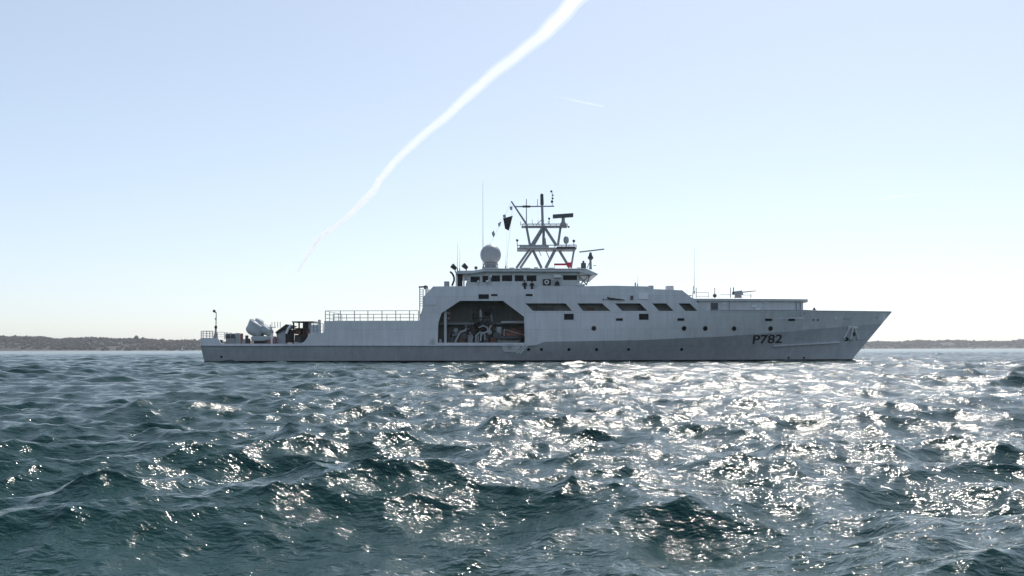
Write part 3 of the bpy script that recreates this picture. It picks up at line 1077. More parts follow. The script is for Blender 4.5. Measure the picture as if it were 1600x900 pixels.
# red bar on the roof by the foot of the mast
a, b = at(866, 414.6, 118.4), at(889, 411.6, 118.4)
RB = MB().rbox(a.x, b.x, 118.3, 118.55, a.z, b.z, 0.04).build('light_bar', RED, SHIP)
a, b = at(886, 417, 118.4), at(893, 410, 118.4)
MB().rbox(a.x, b.x, 118.2, 118.6, a.z, b.z, 0.04).build('end_box', RED, RB)
MB().tube((a.x + 0.25, 118.4, a.z - 0.5), (a.x + 0.25, 118.4, a.z), 0.07).build('foot', MASTG, RB)
MB().tube((at(867, 413, 118.4).x, 118.4, a.z - 0.5), (at(867, 413, 118.4).x, 118.4, at(867, 414, 118.4).z), 0.03).build('foot', MASTG, RB)
# navigation radar on the forward roof edge
c0 = at(923, 419.5, 115.5)
NR = MB().lathe((c0.x, 115.5, c0.z - 0.1), [(0.22, 0), (0.16, 0.15), (0.13, at(923, 405, 115.5).z - c0.z)], 10).build('radar_post', MASTG, SHIP)
z1_ = at(923, 402.5, 115.5).z
MB().lathe((c0.x, 115.5, z1_), [(0.14, -0.28), (0.33, -0.1), (0.33, 0.05), (0.2, 0.25), (0.13, 0.6)], 12).build('gear_box', DGREY, NR)
a, b = at(905.5, 393.8, 115.4), at(944.5, 389.2, 115.4)
MB().tube(a, b, 0.085, n=8).build('radar_bar', MASTG, NR)
MB().tube(at(927, 415, 115.5), at(932, 415, 115.5), 0.04, n=6).tube(at(923, 407, 115.5), at(917.5, 419, 115.5), 0.05, n=6).build('arm', MASTG, NR)
a, b = at(908.5, 410.5, 115.2), at(916, 419.6, 115.2)
MB().rbox(a.x, b.x, 115.2, 115.8, b.z, a.z, 0.05).tube((a.x + 0.27, 115.5, a.z), (a.x + 0.27, 115.5, a.z + 0.25), 0.12).build('sensor_box', DGREY, SHIP)
# low clutter along the roof edge
for px, w, h in ((800, 8, 1.6), (822, 14, 1.4), (838, 6, 2.2), (860, 12, 1.5), (905, 6, 1.8)):
    a, b = at(px - w / 2, 419.6 - h, 114.0), at(px + w / 2, 419.8, 114.0)
    MB().rbox(a.x, b.x, 114.0, 114.6, b.z - 0.05, a.z, 0.03).build('roof_locker', GREY, SHIP)

# ------------------------------------------------------------------ flags on the halyards


def cloth(name, corners, Y, label, group=None, m_=BLACK, nx=8, nz=8, amp=0.12):
    """waving flag between four photo corners (top-left, top-right, bottom-right, bottom-left)"""
    tl, tr, br, bl = [at(*q, Y) for q in corners]
    v, f = [], []
    for th_ in (0.0, 0.012):
        for j_ in range(nz + 1):
            for i in range(nx + 1):
                u, w = i / nx, j_ / nz
                p_ = (tl * (1 - u) + tr * u) * (1 - w) + (bl * (1 - u) + br * u) * w
                k = amp * (1 - u) * math.sin(5.5 * u + 2.5 * w) + 0.3 * amp * math.sin(9 * w)
                v.append((p_.x, p_.y + k + th_, p_.z))
    n1 = (nx + 1) * (nz + 1)
    for s in (0, n1):
        for j_ in range(nz):
            for i in range(nx):
                o = s + j_ * (nx + 1) + i
                f.append((o, o + 1, o + nx + 2, o + nx + 1))
    ob = mesh_obj(name, v, f, m_, None, True)
    return tag(ob, label, 'flag', group)


fl = cloth('flag', [(786.5, 341), (801.8, 337), (795.5, 360.5), (789.5, 357.5)], YC, 'large black flag flying from the mast gaff above the white radome')
for k, (q, lab) in enumerate((([(797, 322.5), (801, 322.5), (800.5, 328.5), (797.5, 328)], 'tiny grey signal flag, topmost on the halyard below the gaff tip'),
                              ([(786, 336), (790.5, 335), (791, 340), (787, 340.5)], 'tiny grey signal flag just left of the large black flag'),
                              ([(778.5, 349), (783.5, 346), (782, 353), (779.5, 355)], 'tiny pale grey signal flag, middle of the slanting halyard'),
                              ([(768.5, 364), (772, 360), (774, 367), (771, 371)], 'tiny grey signal flag, lowest on the slanting halyard above the radome'))):
    cloth('signal_flag', q, YC, lab, 'signal flags on the halyard', MASTG if k != 2 else PALE, 4, 4, 0.05)
MB().tube(at(800, 315, YC), at(766, 382, YC), 0.010, n=5).build('halyard', STEEL, SHIP)
MB().tube(at(802, 319, YC), at(791, 419, YC), 0.012, n=5).build('halyard', STEEL, SHIP)

# ------------------------------------------------------------------ flight deck rails, ladder
def rail(name, pts, h, n_mid, material, r=0.03, posts=None):
    o = None
    for k in range(n_mid, -1, -1):
        rl = MB()
        q = [Vector(p_) + Vector((0, 0, h * (k + 1) / (n_mid + 1))) for p_ in pts]
        for a, b in zip(q, q[1:]):
            rl.tube(a, b, r * (1.0 if k == n_mid else 0.7), n=6)
        if o is None:
            o = rl.build(name, material, SHIP)
        else:
            rl.build('rail', material, o)
    for p_ in (posts or pts):
        MB().tube(Vector(p_) - Vector((0, 0, 0.03)), Vector(p_) + Vector((0, 0, h)), r * 1.5, n=6).build('post', material, o)
    return o


hz_ = at(600, 502, 113.4).z
ht = at(600, 485.5, 113.4).z - hz_
xs = [at(px, 500, 113.4).x for px in (508.5, 532, 554, 575, 597, 618.5, 640, 654)]
rail('deck_railing', [(x, 113.4, Z_HELI) for x in xs], ht + hz_ - Z_HELI, 2, STEEL, 0.035)
xs2 = [at(px, 500, 124.0).x for px in (520, 541, 562, 583, 604, 625, 646)]
rail('deck_railing', [(x, 124.4, Z_HELI) for x in xs2], ht + hz_ - Z_HELI, 2, STEEL, 0.03)
rail('deck_railing', [(xs[0], y, Z_HELI) for y in (113.4, 116, 119, 122, 124.4)], ht + hz_ - Z_HELI, 2, STEEL, 0.03)
a = at(509, 502, 113.5)
MB().rbox(a.x - 0.15, a.x + 0.25, 113.3, 113.7, at(508, 518, 113.3).z, a.z, 0.03).build('fender_post', BLACK, SHIP)
# ladder at the aft end of the superstructure
ldr = MB()
a0, a1 = at(656, 501, 114.2), at(656, 449, 114.2)
b0, b1 = at(661, 480, 114.2), at(661.5, 452, 114.2)
ldr.tube(a0, a1, 0.06, n=6).tube(b0, b1, 0.05, n=6)
for k in range(8):
    z = at(656, 478 - 3.6 * k, 114.2).z
    ldr.tube((a0.x, 114.2, z), (b0.x, 114.2, z), 0.035, n=6)
LD = ldr.build('ladder', STEEL, SHIP)
MB().tube(at(654.5, 448.5, 114.2), at(664, 448, 114.2), 0.09, n=8).ball(at(665.5, 449, 114.2), 0.26, 10, 8).build('floodlight', DGREY, LD, smooth=True)
MB().path([at(661.5, 486, 114), at(659, 492, 114), at(658, 501, 114)], 0.16, 8).build('hose', BLACK, LD)

# panels fixed to the side
def panel(name, x0, y0, x1, y1, out, material):
    q = [side(x0, y0), side(x1, y0), side(x1, y1), side(x0, y1)]
    v = [star(X, z, -out) for X, z in q] + [star(X, z, 0.01) for X, z in q]
    return MB().add(v, [(0, 1, 2, 3), (0, 1, 5, 4), (1, 2, 6, 5), (2, 3, 7, 6), (3, 0, 4, 7)]).build(name, material, SHIP)


pn = panel('side_panel', 664, 463.5, 682.5, 476.5, 0.06, mat('panel_paint', (0.60, 0.61, 0.66), 0.4, noise=0.03))
panel('sign_board', 998, 457.5, 1013, 467.5, 0.12, WHITE)
q = [side(949, 463.5), side(950.5, 464.6), side(976, 468.2), side(976, 469), side(949.5, 468.4)]
v = [star(X, z, -0.18) for X, z in q] + [star(X, z, 0.01) for X, z in q]
MB().add(v, [tuple(range(5))] + [(k, (k + 1) % 5, 5 + (k + 1) % 5, 5 + k) for k in range(5)]).build('folded_boom', BLACK, SHIP)
panel('cleat', 985, 462, 989.5, 468.5, 0.12, DGREY)
panel('cleat', 942, 467, 944, 469, 0.08, DGREY)
panel('cleat', 946, 467.5, 947.5, 469, 0.08, DGREY)
panel('name_strip', 319.5, 543.8, 349, 545.6, 0.006, mat('faded_lettering', (0.55, 0.56, 0.58), 0.5, noise=0.4, nscale=9))
a, b = at(1041.5, 446.5, 115.5), at(1053, 454, 115.5)
MB().rbox(a.x, b.x, 115.5, 116.4, b.z - 0.3, a.z, 0.04).build('vent_box', GREY, SHIP)
a, b = at(1014, 446.2, 115.0), at(1021.5, 452, 115.0)
MB().rbox(a.x, b.x, 115.0, 115.8, b.z, a.z, 0.04).build('vent_box', MASTG, SHIP)
MB().tube(at(993, 448, 115), at(993, 441.5, 115), 0.09, n=8).build('stanchion', MASTG, SHIP)

# ------------------------------------------------------------------ bow deckhouse, gun and fittings
Yd = 113.95


def dyz(X):
    return YC - max(hb(X, 5.9) - 0.30, 0.6)


xw0, xw1 = at(1092, 480, 113.6).x, at(1252, 480, 116.5).x
zt = side(1150, 470.5)[1] + 0.02
v, f = [], []
n = 20
for k in range(n + 1):
    X = xw0 + (xw1 - xw0) * k / n
    y = dyz(X)
    v += [(X, y, 5.0), (X, y, zt), (X, 2 * YC - y, zt), (X, 2 * YC - y, 5.0)]
for k in range(n):
    o = 4 * k
    f += [(o, o + 4, o + 5, o + 1), (o + 2, o + 6, o + 7, o + 3), (o + 1, o + 5, o + 6, o + 2)]
f += [(0, 1, 2, 3), tuple(4 * n + q for q in (3, 2, 1, 0))]
DH = MB().add(v, f).build('bow_deckhouse', GREY, SHIP)
# canopy roof with a rounded nose
xr0, xr1 = at(1084, 470, 113.5).x, at(1261, 470, 118.0).x
v, f = [], []
zr0, zr1 = zt + 0.004, zt + 0.36
prof = []
n = 26
for k in range(n + 1):
    t = k / n
    X = xr0 + (xr1 - xr0) * (1 - (1 - t) ** 1.6)
    u = (X - xr0) / (xr1 - xr0)
    w = (max(hb(X, 5.9) - 0.02, 0.5)) * (1 - max(0, (u - 0.93) / 0.07) ** 3 * 0.9)
    v += [(X, YC - w, zr0), (X, YC - w - 0.03, zr1 - 0.08), (X, YC - w + 0.3, zr1), (X, YC + w - 0.3, zr1), (X, YC + w, zr0)]
for k in range(n):
    o = 5 * k
    f += [(o + q, o + 5 + q, o + 6 + q, o + 1 + q) for q in range(4)] + [(o, o + 5, o + 9, o + 4)]
f += [(0, 1, 2, 3, 4), tuple(5 * n + q for q in (4, 3, 2, 1, 0))]
CN = MB().add(v, f).build('canopy_roof', GREY, SHIP)
for px, r_ in ((1140, 0.04), (1243, 0.05), (1250, 0.05)):
    X = at(px, 480, 113.9 if px < 1200 else 115.8).x
    MB().tube((X, dyz(X) - 0.08, 5.3), (X, dyz(X) - 0.08, zr0), r_, n=6).build('post', MASTG, CN)
X0, X1 = at(1111.5, 480, 113.6).x, at(1122.5, 480, 113.6).x
MB().box(X0, X1, dyz(X0) - 0.05, dyz(X0) + 0.05, side(1117, 485.6)[1], side(1117, 473)[1]).build('door', DGREY, DH)
for px, py, w, h in ((1131, 475, 5, 2), (1178, 478.5, 7, 3), (1184, 483, 7, 2.6), (1196, 473.5, 3.5, 2)):
    Y_ = dyz(at(px, py, 113.8).x)
    a, b = at(px - w / 2, py - h / 2, Y_), at(px + w / 2, py + h / 2, Y_)
    MB().rbox(a.x, b.x, dyz(a.x) - 0.12, dyz(a.x) + 0.1, b.z, a.z, 0.02).build('locker', WHITE, DH)
# remote gun mount
zg = zr1
c0 = at(1153.5, 460, 116.5)
GN = MB().lathe((c0.x, 116.5, zg), [(0.55, 0), (0.55, 0.12), (0.42, 0.2), (0.40, at(1153, 459, 116.5).z - zg)], 14).build('gun_mount', MASTG, SHIP)
a, b = at(1147, 460.5, 116.3), at(1161.5, 453.8, 116.3)
MB().add([(a.x, 116.2, a.z), (b.x, 116.2, a.z), (b.x, 116.9, a.z), (a.x, 116.9, a.z), (a.x + 0.1, 116.25, b.z - 0.1), (b.x - 0.15, 116.25, b.z), (b.x - 0.15, 116.85, b.z), (a.x + 0.1, 116.85, b.z - 0.1)],
         [(0, 1, 2, 3), (4, 5, 6, 7), (0, 1, 5, 4), (1, 2, 6, 5), (2, 3, 7, 6), (3, 0, 4, 7)]).build('turret', MASTG, GN)
MB().tube(at(1160, 456.5, 116.5), at(1181, 454.4, 116.5), 0.075, 0.05, 8).build('barrel', DGREY, GN)
MB().tube(at(1146, 459, 116.5), at(1146.5, 449, 116.5), 0.06, n=6).ball(at(1146.5, 458, 116.5), 0.2, 8, 6).build('sight', DGREY, GN)
for px, y1 in ((1082, 447), (1088, 449.5), (1117, 449.5), (1141.5, 449.5), (1173.5, 460)):
    a, b = at(px, 467, 115.6), at(px + (2 if px == 1082 else 0), y1, 115.6)
    MB().tube((a.x, 115.6, zr1 - 0.1), b, 0.05, n=6).build('stanchion', STEEL, CN)
p_ = at(1117, 462, 115.6)
MB().ball(p_, 0.24, 10, 8).tube(p_, (p_.x, 115.6, zr1 - 0.05), 0.06).build('lamp', DGREY, CN)
for (xa, ya), (xb, yb) in (((1088, 457), (1107, 457)), ((1107, 457), (1107, 467)), ((1126, 460.5), (1146, 460.5)), ((1160, 461), (1173, 461)), ((1088, 463), (1107, 463))):
    MB().tube(at(xa, ya, 115.6), at(xb, yb, 115.6), 0.03, n=6).build('guard_rail', STEEL, CN)
# bow fittings
p_ = at(1272.5, 485, 116.2)
MB().lathe((p_.x, YC - hb(p_.x, 5.9) + 0.45, 5.7), [(0.32, 0), (0.3, 0.3), (0.15, 0.42), (0.06, 0.62)], 10).build('mooring_capstan', BLACK, SHIP)
for px, w in ((1253, 9), (1262, 6)):
    p_ = at(px, 485, 116)
    MB().rbox(p_.x - 0.25, p_.x + w * 0.03, YC - hb(p_.x, 5.9) + 0.15, YC - hb(p_.x, 5.9) + 0.5, 5.5, 6.02, 0.05).build('bollard', DGREY, SHIP)
for px, py, r_, m_ in ((1306.5, 497, 0.20, WHITE), (1370.5, 496.5, 0.13, PALE), (1271, 500, 0.14, RED), (1278, 500, 0.14, RED)):
    X, z = side(px, py)
    ring = [(X + r_ * math.cos(2 * math.pi * k / 12), z + r_ * math.sin(2 * math.pi * k / 12)) for k in range(12)]
    MB().add([star(*q, -0.03) for q in ring] + [star(*q, 0.01) for q in ring], [tuple(range(12))] + [(k, (k + 1) % 12, 12 + (k + 1) % 12, 12 + k) for k in range(12)]).build('fairlead', m_ if m_ is not RED else mat('worn_red', (0.30, 0.14, 0.14), 0.6), SHIP)
panel('fairlead', 1317, 497, 1328, 499.5, 0.03, STEEL)
# anchor in its recess
pk = panel('anchor_pocket', 1325, 509.5, 1341, 513, 0.05, WHITE)
panel('anchor_pocket_edge', 1312, 529, 1322, 531, 0.05, STEEL)


def apt(px, py, o=0.12):
    X, z = side(px, py)
    return Vector(star(X, z, -o))


ANP = mat('anchor_paint', (0.66, 0.67, 0.68), 0.5, noise=0.1)
AN = MB().tube(apt(1333, 511), apt(1328.5, 529), 0.10, 0.12, 8).build('anchor', ANP, SHIP, smooth=True)
MB().path([apt(1318, 529), apt(1322, 522), apt(1327, 511.5)], 0.10, 8).build('fluke', ANP, AN)
MB().path([apt(1341, 530.5), apt(1338, 523), apt(1336, 513)], 0.09, 8).build('fluke', ANP, AN)
MB().path([apt(1338, 531, 0.06), apt(1352, 529.5, 0.06)], 0.06, 6).build('chafing_bar', STEEL, AN)
MB().ball(apt(1329, 530, 0.1), 0.22, 10, 8).build('crown', PALE, AN, smooth=True)
ring = [side(1322 + 4 * math.cos(t), 530 + 3.2 * math.sin(t)) for t in [2 * math.pi * k / 12 for k in range(12)]]
MB().add([star(*q, -0.01) for q in ring], [tuple(range(12))]).build('hawse_pipe', BLACK, SHIP)
ring = [side(1334.5 + 2 * math.cos(t), 522 + 3.2 * math.sin(t)) for t in [2 * math.pi * k / 12 for k in range(12)]]
MB().add([star(*q, -0.012) for q in ring], [tuple(range(12))]).build('hawse_pipe', BLACK, SHIP)
# bulwark cap rail round the bow
pts = [(X, zz) for X, zz in [(side(1110 + (1392 - 1110) * k / 40, 485.2)) for k in range(41)]]
strip('cap_rail', [(min(X, stem(5.93) - 0.15), 5.90 if X > 35 else z) for X, z in pts], 0.05, 0.08, GREYLOW)

# hull number -----------------------------------------------------------------
cu = bpy.data.curves.new('number', 'FONT')
cu.body = 'P782'
cu.size = 1.0
cu.offset = 0.022
cu.resolution_u = 4
tmp = bpy.data.objects.new('number', cu)
COL.objects.link(tmp)
bpy.context.view_layer.update()
dg = bpy.context.evaluated_depsgraph_get()
tme = bpy.data.meshes.new_from_object(tmp.evaluated_get(dg))
bpy.data.objects.remove(tmp)
co = [q.co.copy() for q in tme.vertices]
mnx, mxx = min(q.x for q in co), max(q.x for q in co)
mny, mxy = min(q.y for q in co), max(q.y for q in co)
for q, vv in zip(co, tme.vertices):
    u, w = (q.x - mnx) / (mxx - mnx), (q.y - mny) / (mxy - mny)
    X, z = side(1176.5 + 46 * u + 2.0 * (w - 0.5), 537.5 - 14 * w - 1.2 * u)
    vv.co = Vector(star(X, z, -0.015))
no = bpy.data.objects.new('hull_number', tme)
COL.objects.link(no)
tme.materials.clear()
tme.materials.append(mat('number_paint', (0.035, 0.037, 0.04), 0.5, noise=0.15))
adopt(no, SHIP)
no['label'] = 'black hull number P782 painted on the bow'

# ------------------------------------------------------------------ stern deck
rail('stern_railing', [at(px, 528.5, 113.5) for px in (314.5, 323, 332.5)], at(320, 517.3, 113.5).z - at(320, 528.5, 113.5).z, 2, PALE, 0.03)
rail('stern_railing', [(X_STERN + 0.15, y, at(315, 528.5, 113.5).z) for y in (113.5, 116, 119, 122, 124.5)], 0.8, 2, PALE, 0.03)
LM = MB().tube(at(336.5, 536, 114.5), at(337.5, 509, 114.5), 0.13, 0.10, 8).tube(at(337.5, 510, 114.5), at(338, 488, 114.5), 0.06, 0.045, 8).build('stern_light_post', MASTG, SHIP, smooth=True)
MB().ball(at(334.8, 486, 114.5), 0.17, 10, 8).tube(at(334.8, 486, 114.5), at(338.2, 489, 114.5), 0.07).build('lamp', BLACK, LM, smooth=True)
a, b = at(335.5, 509, 114.4), at(338.8, 513.5, 114.4)
MB().rbox(a.x, b.x, 114.3, 114.6, b.z, a.z, 0.03).build('box', BLACK, LM)
MB().tube(at(338, 498, 114.5), at(336.5, 499, 114.5), 0.12, n=8).build('lamp', MASTG, LM)
MB().tube(at(337, 517, 114.5), at(342, 536, 114.5), 0.07, n=6).tube(at(337, 517, 114.5), at(332, 536, 114.5), 0.07, n=6).build('leg', MASTG, LM)
MB().ball(at(335, 535, 113.7), 0.2, 10, 6).build('mooring_ball', WHITE, SHIP, smooth=True)
p_ = at(346, 536, 114.4)
MB().lathe((p_.x, 114.4, Z_AFT), [(0.3, 0), (0.14, 0.1), (0.14, 0.34), (0.28, 0.42), (0.2, 0.5)], 12).build('bollard', DGREY, SHIP, smooth=True)
# mooring winch
a, b = at(353, 521.5, 115.2), at(368, 530, 115.2)
WN = MB().tube((a.x, 115.5, (a.z + b.z) / 2), (b.x, 115.5, (a.z + b.z) / 2), 0.36, n=14).build('winch', DGREY, SHIP, smooth=True)
for X in (a.x, (a.x + b.x) / 2, b.x):
    MB().tube((X - 0.04, 115.5, (a.z + b.z) / 2), (X + 0.04, 115.5, (a.z + b.z) / 2), 0.42, n=16).build('flange', MASTG, WN)
MB().prism([(a.x - 0.1, Z_AFT), (b.x + 0.2, Z_AFT), (b.x, b.z + 0.1), (a.x + 0.1, b.z + 0.1)], 115.1, 115.9).build('frame', MASTG, WN)
a, b = at(369, 520.5, 115), at(374, 531, 115)
MB().rbox(a.x, b.x, 115, 115.6, Z_AFT, a.z, 0.04).build('motor', PALE, WN)
for px, y0, w, m_ in ((377, 521, 3.5, mat('worn_red', (0.30, 0.14, 0.14), 0.6)), (385, 524, 4, DGREY), (381, 530, 6, PALE), (387.5, 529, 5, RUST)):
    a = at(px - w / 2, y0, 115)
    MB().rbox(a.x, a.x + w * 0.074, 115, 115.4, Z_AFT, a.z, 0.04).build('deck_gear', m_, SHIP)
# crane folded under a grey canvas cover
CX = at(404, 515, 116.2)


def lumpy(name, c, rx, ry, rz, tilt, material, parent, seed, amp=0.10):
    r3 = random.Random(seed)
    fr = [(r3.uniform(1.2, 3.4), r3.uniform(1.2, 3.4), r3.uniform(1.2, 3.4), r3.uniform(0, 6), r3.uniform(0.4, 1)) for _ in range(6)]
    bm = bmesh.new()
    bmesh.ops.create_icosphere(bm, subdivisions=4, radius=1)
    for q in bm.verts:
        d = q.co.normalized()
        k = 1 + amp * sum(e * math.sin(a * d.x * 2 + b * d.y * 2 + cc * d.z * 2 + p) for a, b, cc, p, e in fr) / 3
        d = Vector((math.copysign(abs(d.x) ** 0.75, d.x), math.copysign(abs(d.y) ** 0.8, d.y), math.copysign(abs(d.z) ** 0.75, d.z)))
        q.co = Matrix.Rotation(tilt, 3, 'Y') @ Vector((d.x * rx * k, d.y * ry * k, d.z * rz * k)) + Vector(c)
    bm.verts.index_update()
    ob = MB().add([q.co for q in bm.verts], [[q.index for q in g_.verts] for g_ in bm.faces]).build(name, material, parent, smooth=True)
    bm.free()
    return ob


CV = lumpy('covered_crane', at(400.5, 513, 116.2), 1.08, 1.05, 0.98, R(32), TARP, SHIP, 3, 0.13)
lumpy('cover_fold', at(414, 515, 116.2), 1.0, 0.9, 0.55, R(28), TARP, CV, 8, 0.13)
lumpy('cover_fold', at(405, 502.5, 116.4), 0.5, 0.6, 0.33, R(25), TARP, CV, 9, 0.1)
MB().path([at(391.5, 499.5, 115.5), at(396, 503, 115.2), at(403, 507.5, 115.1), at(408, 511, 115.2)], 0.13, 8).build('cover_highlight', WHITE, CV, smooth=True)  # white tube standing in for the highlight along the top of the cover
a, b = at(392, 525, 115.2), at(426, 533, 115.2)
MB().rbox(a.x, b.x, 115.2, 117.2, b.z + 0.02, a.z, 0.10).build('crane_base', TARP, CV)
MB().box(a.x + 0.3, b.x - 0.6, 115.4, 117.0, Z_AFT - 0.01, b.z + 0.03).build('crane_foot_shadow', BLACK, CV)  # box made black to give the dark shadow beneath the base
# loose gear beside it: red and white items
for px, y0, w, h, m_ in ((420, 530, 4, 8, mat('worn_red', (0.30, 0.14, 0.14), 0.6)), (424.5, 521, 3, 14, WHITE), (429, 526, 4, 10, mat('worn_red', (0.30, 0.14, 0.14), 0.6)), (416, 531, 4, 6, DGREY)):
    a = at(px - w / 2, y0, 114.6)
    MB().rbox(a.x, a.x + w * 0.0735, 114.6, 115.0, Z_AFT, max(a.z, Z_AFT + 0.3), 0.04).build('deck_gear', m_, SHIP)
MB().path([at(422, 507, 116), at(424, 512.5, 116), at(431, 511, 116)], 0.05, 6).build('guard_rail', STEEL, SHIP)
for px in (425, 429.5, 434, 438):
    MB().tube(at(px, 503, 116), at(px, 512, 116), 0.035, n=6).build('stanchion', STEEL, SHIP)
# slanting stern ramp door, grey locker under it
a0, a1, a2, a3 = at(430, 519, 115.0), at(447, 506.5, 115.0), at(456, 509, 115.0), at(432, 522, 115.0)
MB().add([p for q in (a0, a1, a2, a3) for p in (q, q + Vector((0, 3.0, 0)))], [(0, 2, 4, 6), (1, 3, 5, 7), (0, 1, 3, 2), (2, 3, 5, 4), (4, 5, 7, 6), (6, 7, 1, 0)]).build('hinged_hatch', BLACK, SHIP)
a = at(432, 520, 115.2)
b = at(446, 513, 115.2)
MB().prism([(a.x, Z_AFT), (b.x, Z_AFT), (b.x, b.z), (a.x, a.z - 0.05)], 115.2, 117.2).build('deck_locker', PALE, SHIP)
MB().path([at(447.5, 521, 114.8), at(450, 514, 114.8), at(455, 507.5, 114.8)], 0.14, 8).build('pipe', WHITE, SHIP, smooth=True)
# brown open-sided equipment rack
RK = thing('equipment_rack', at(470, 537, 116).to_tuple(), 'dark brown open steel rack with a flat black roof on the stern deck', 'rack')
RK.location.z = Z_AFT
WORLD_LOC[RK.name] = Vector(RK.location)
xa, xb = at(457.5, 510, 115).x, at(484, 510, 115).x
zt_ = at(470, 502, 115).z
MB().box(at(456, 503, 114.9).x, at(490, 503, 114.9).x, 114.9, 118.2, zt_ - 0.12, zt_).build('roof', BLACK, RK)
for X in (xa, at(473, 510, 115).x, xb - 0.6):
    for Y in (115.0, 118.0):
        MB().box(X, X + 0.16, Y, Y + 0.16, Z_AFT, zt_ - 0.13).build('post', BLACK, RK)
MB().box(xa + 0.1, xb - 0.5, 117.9, 117.98, Z_AFT + 0.1, at(470, 513, 118).z).build('back_panel', RUST, RK)
for k, (x0_, x1_, y0_, y1_) in enumerate(((459.5, 470, 514, 522), (460, 471, 524, 534), (474.5, 481, 504, 513), (474.5, 480, 515, 524), (475, 479, 526, 534), (446.5, 456, 515, 535))):
    a, b = at(x0_, y0_, 115.2), at(x1_, y1_, 115.2)
    MB().rbox(a.x, b.x, 115.3, 116.6, max(b.z, Z_AFT + 0.01), a.z, 0.05).build('stowed_case', (RUST, DGREY, BLACK)[k % 3], RK)
MB().box(xa + 0.02, xb - 0.5, 114.95, 117.9, at(470, 513.5, 115).z, at(470, 512.5, 115).z).build('shelf', BLACK, RK)
MB().box(xa + 0.02, xb - 0.5, 114.95, 117.9, at(470, 524, 115).z, at(470, 523, 115).z).build('shelf', RUST, RK)
MB().rbox(at(462, 536, 114.6).x, at(471, 536, 114.6).x, 114.5, 114.8, Z_AFT, at(462, 535, 114.6).z, 0.03).build('step', PALE, RK)
# pale canvas screen with its rail on the step before the flight deck
zs = side(490, 520.5)[1]
xa, xb = at(485.5, 515, 113.6).x, at(500.5, 515, 113.6).x
MB().box(xa, xb, 113.6, 113.64, zs, at(490, 507.5, 113.6).z).build('canvas_screen', mat('pale_canvas', (0.66, 0.70, 0.74), 0.8, noise=0.06), SHIP)
rail('deck_railing', [(at(px, 520, 113.55).x, 113.55, zs - 0.02) for px in (484.5, 490, 495.5, 501, 505)], at(490, 505.5, 113.55).z - zs, 2, STEEL, 0.03)
MB().rbox(at(497, 500, 114.5).x, at(501, 500, 114.5).x, 114.4, 114.8, zs, at(498, 499.5, 114.5).z, 0.05).build('vent_pipe', STEEL, SHIP)
deck('step_deck', side(480, 522)[0], X_H0 + 0.05, zs - 0.1, DECK, inset=0.1, n=4)

# ------------------------------------------------------------------ crew on the bridge wing
CLOTH = mat('navy_overalls', (0.022, 0.026, 0.04), 0.8, noise=0.15, nscale=8)
SKIN = mat('skin', (0.42, 0.25, 0.18), 0.55, noise=0.04)
HAIR = mat('dark_hair', (0.02, 0.015, 0.012), 0.7)


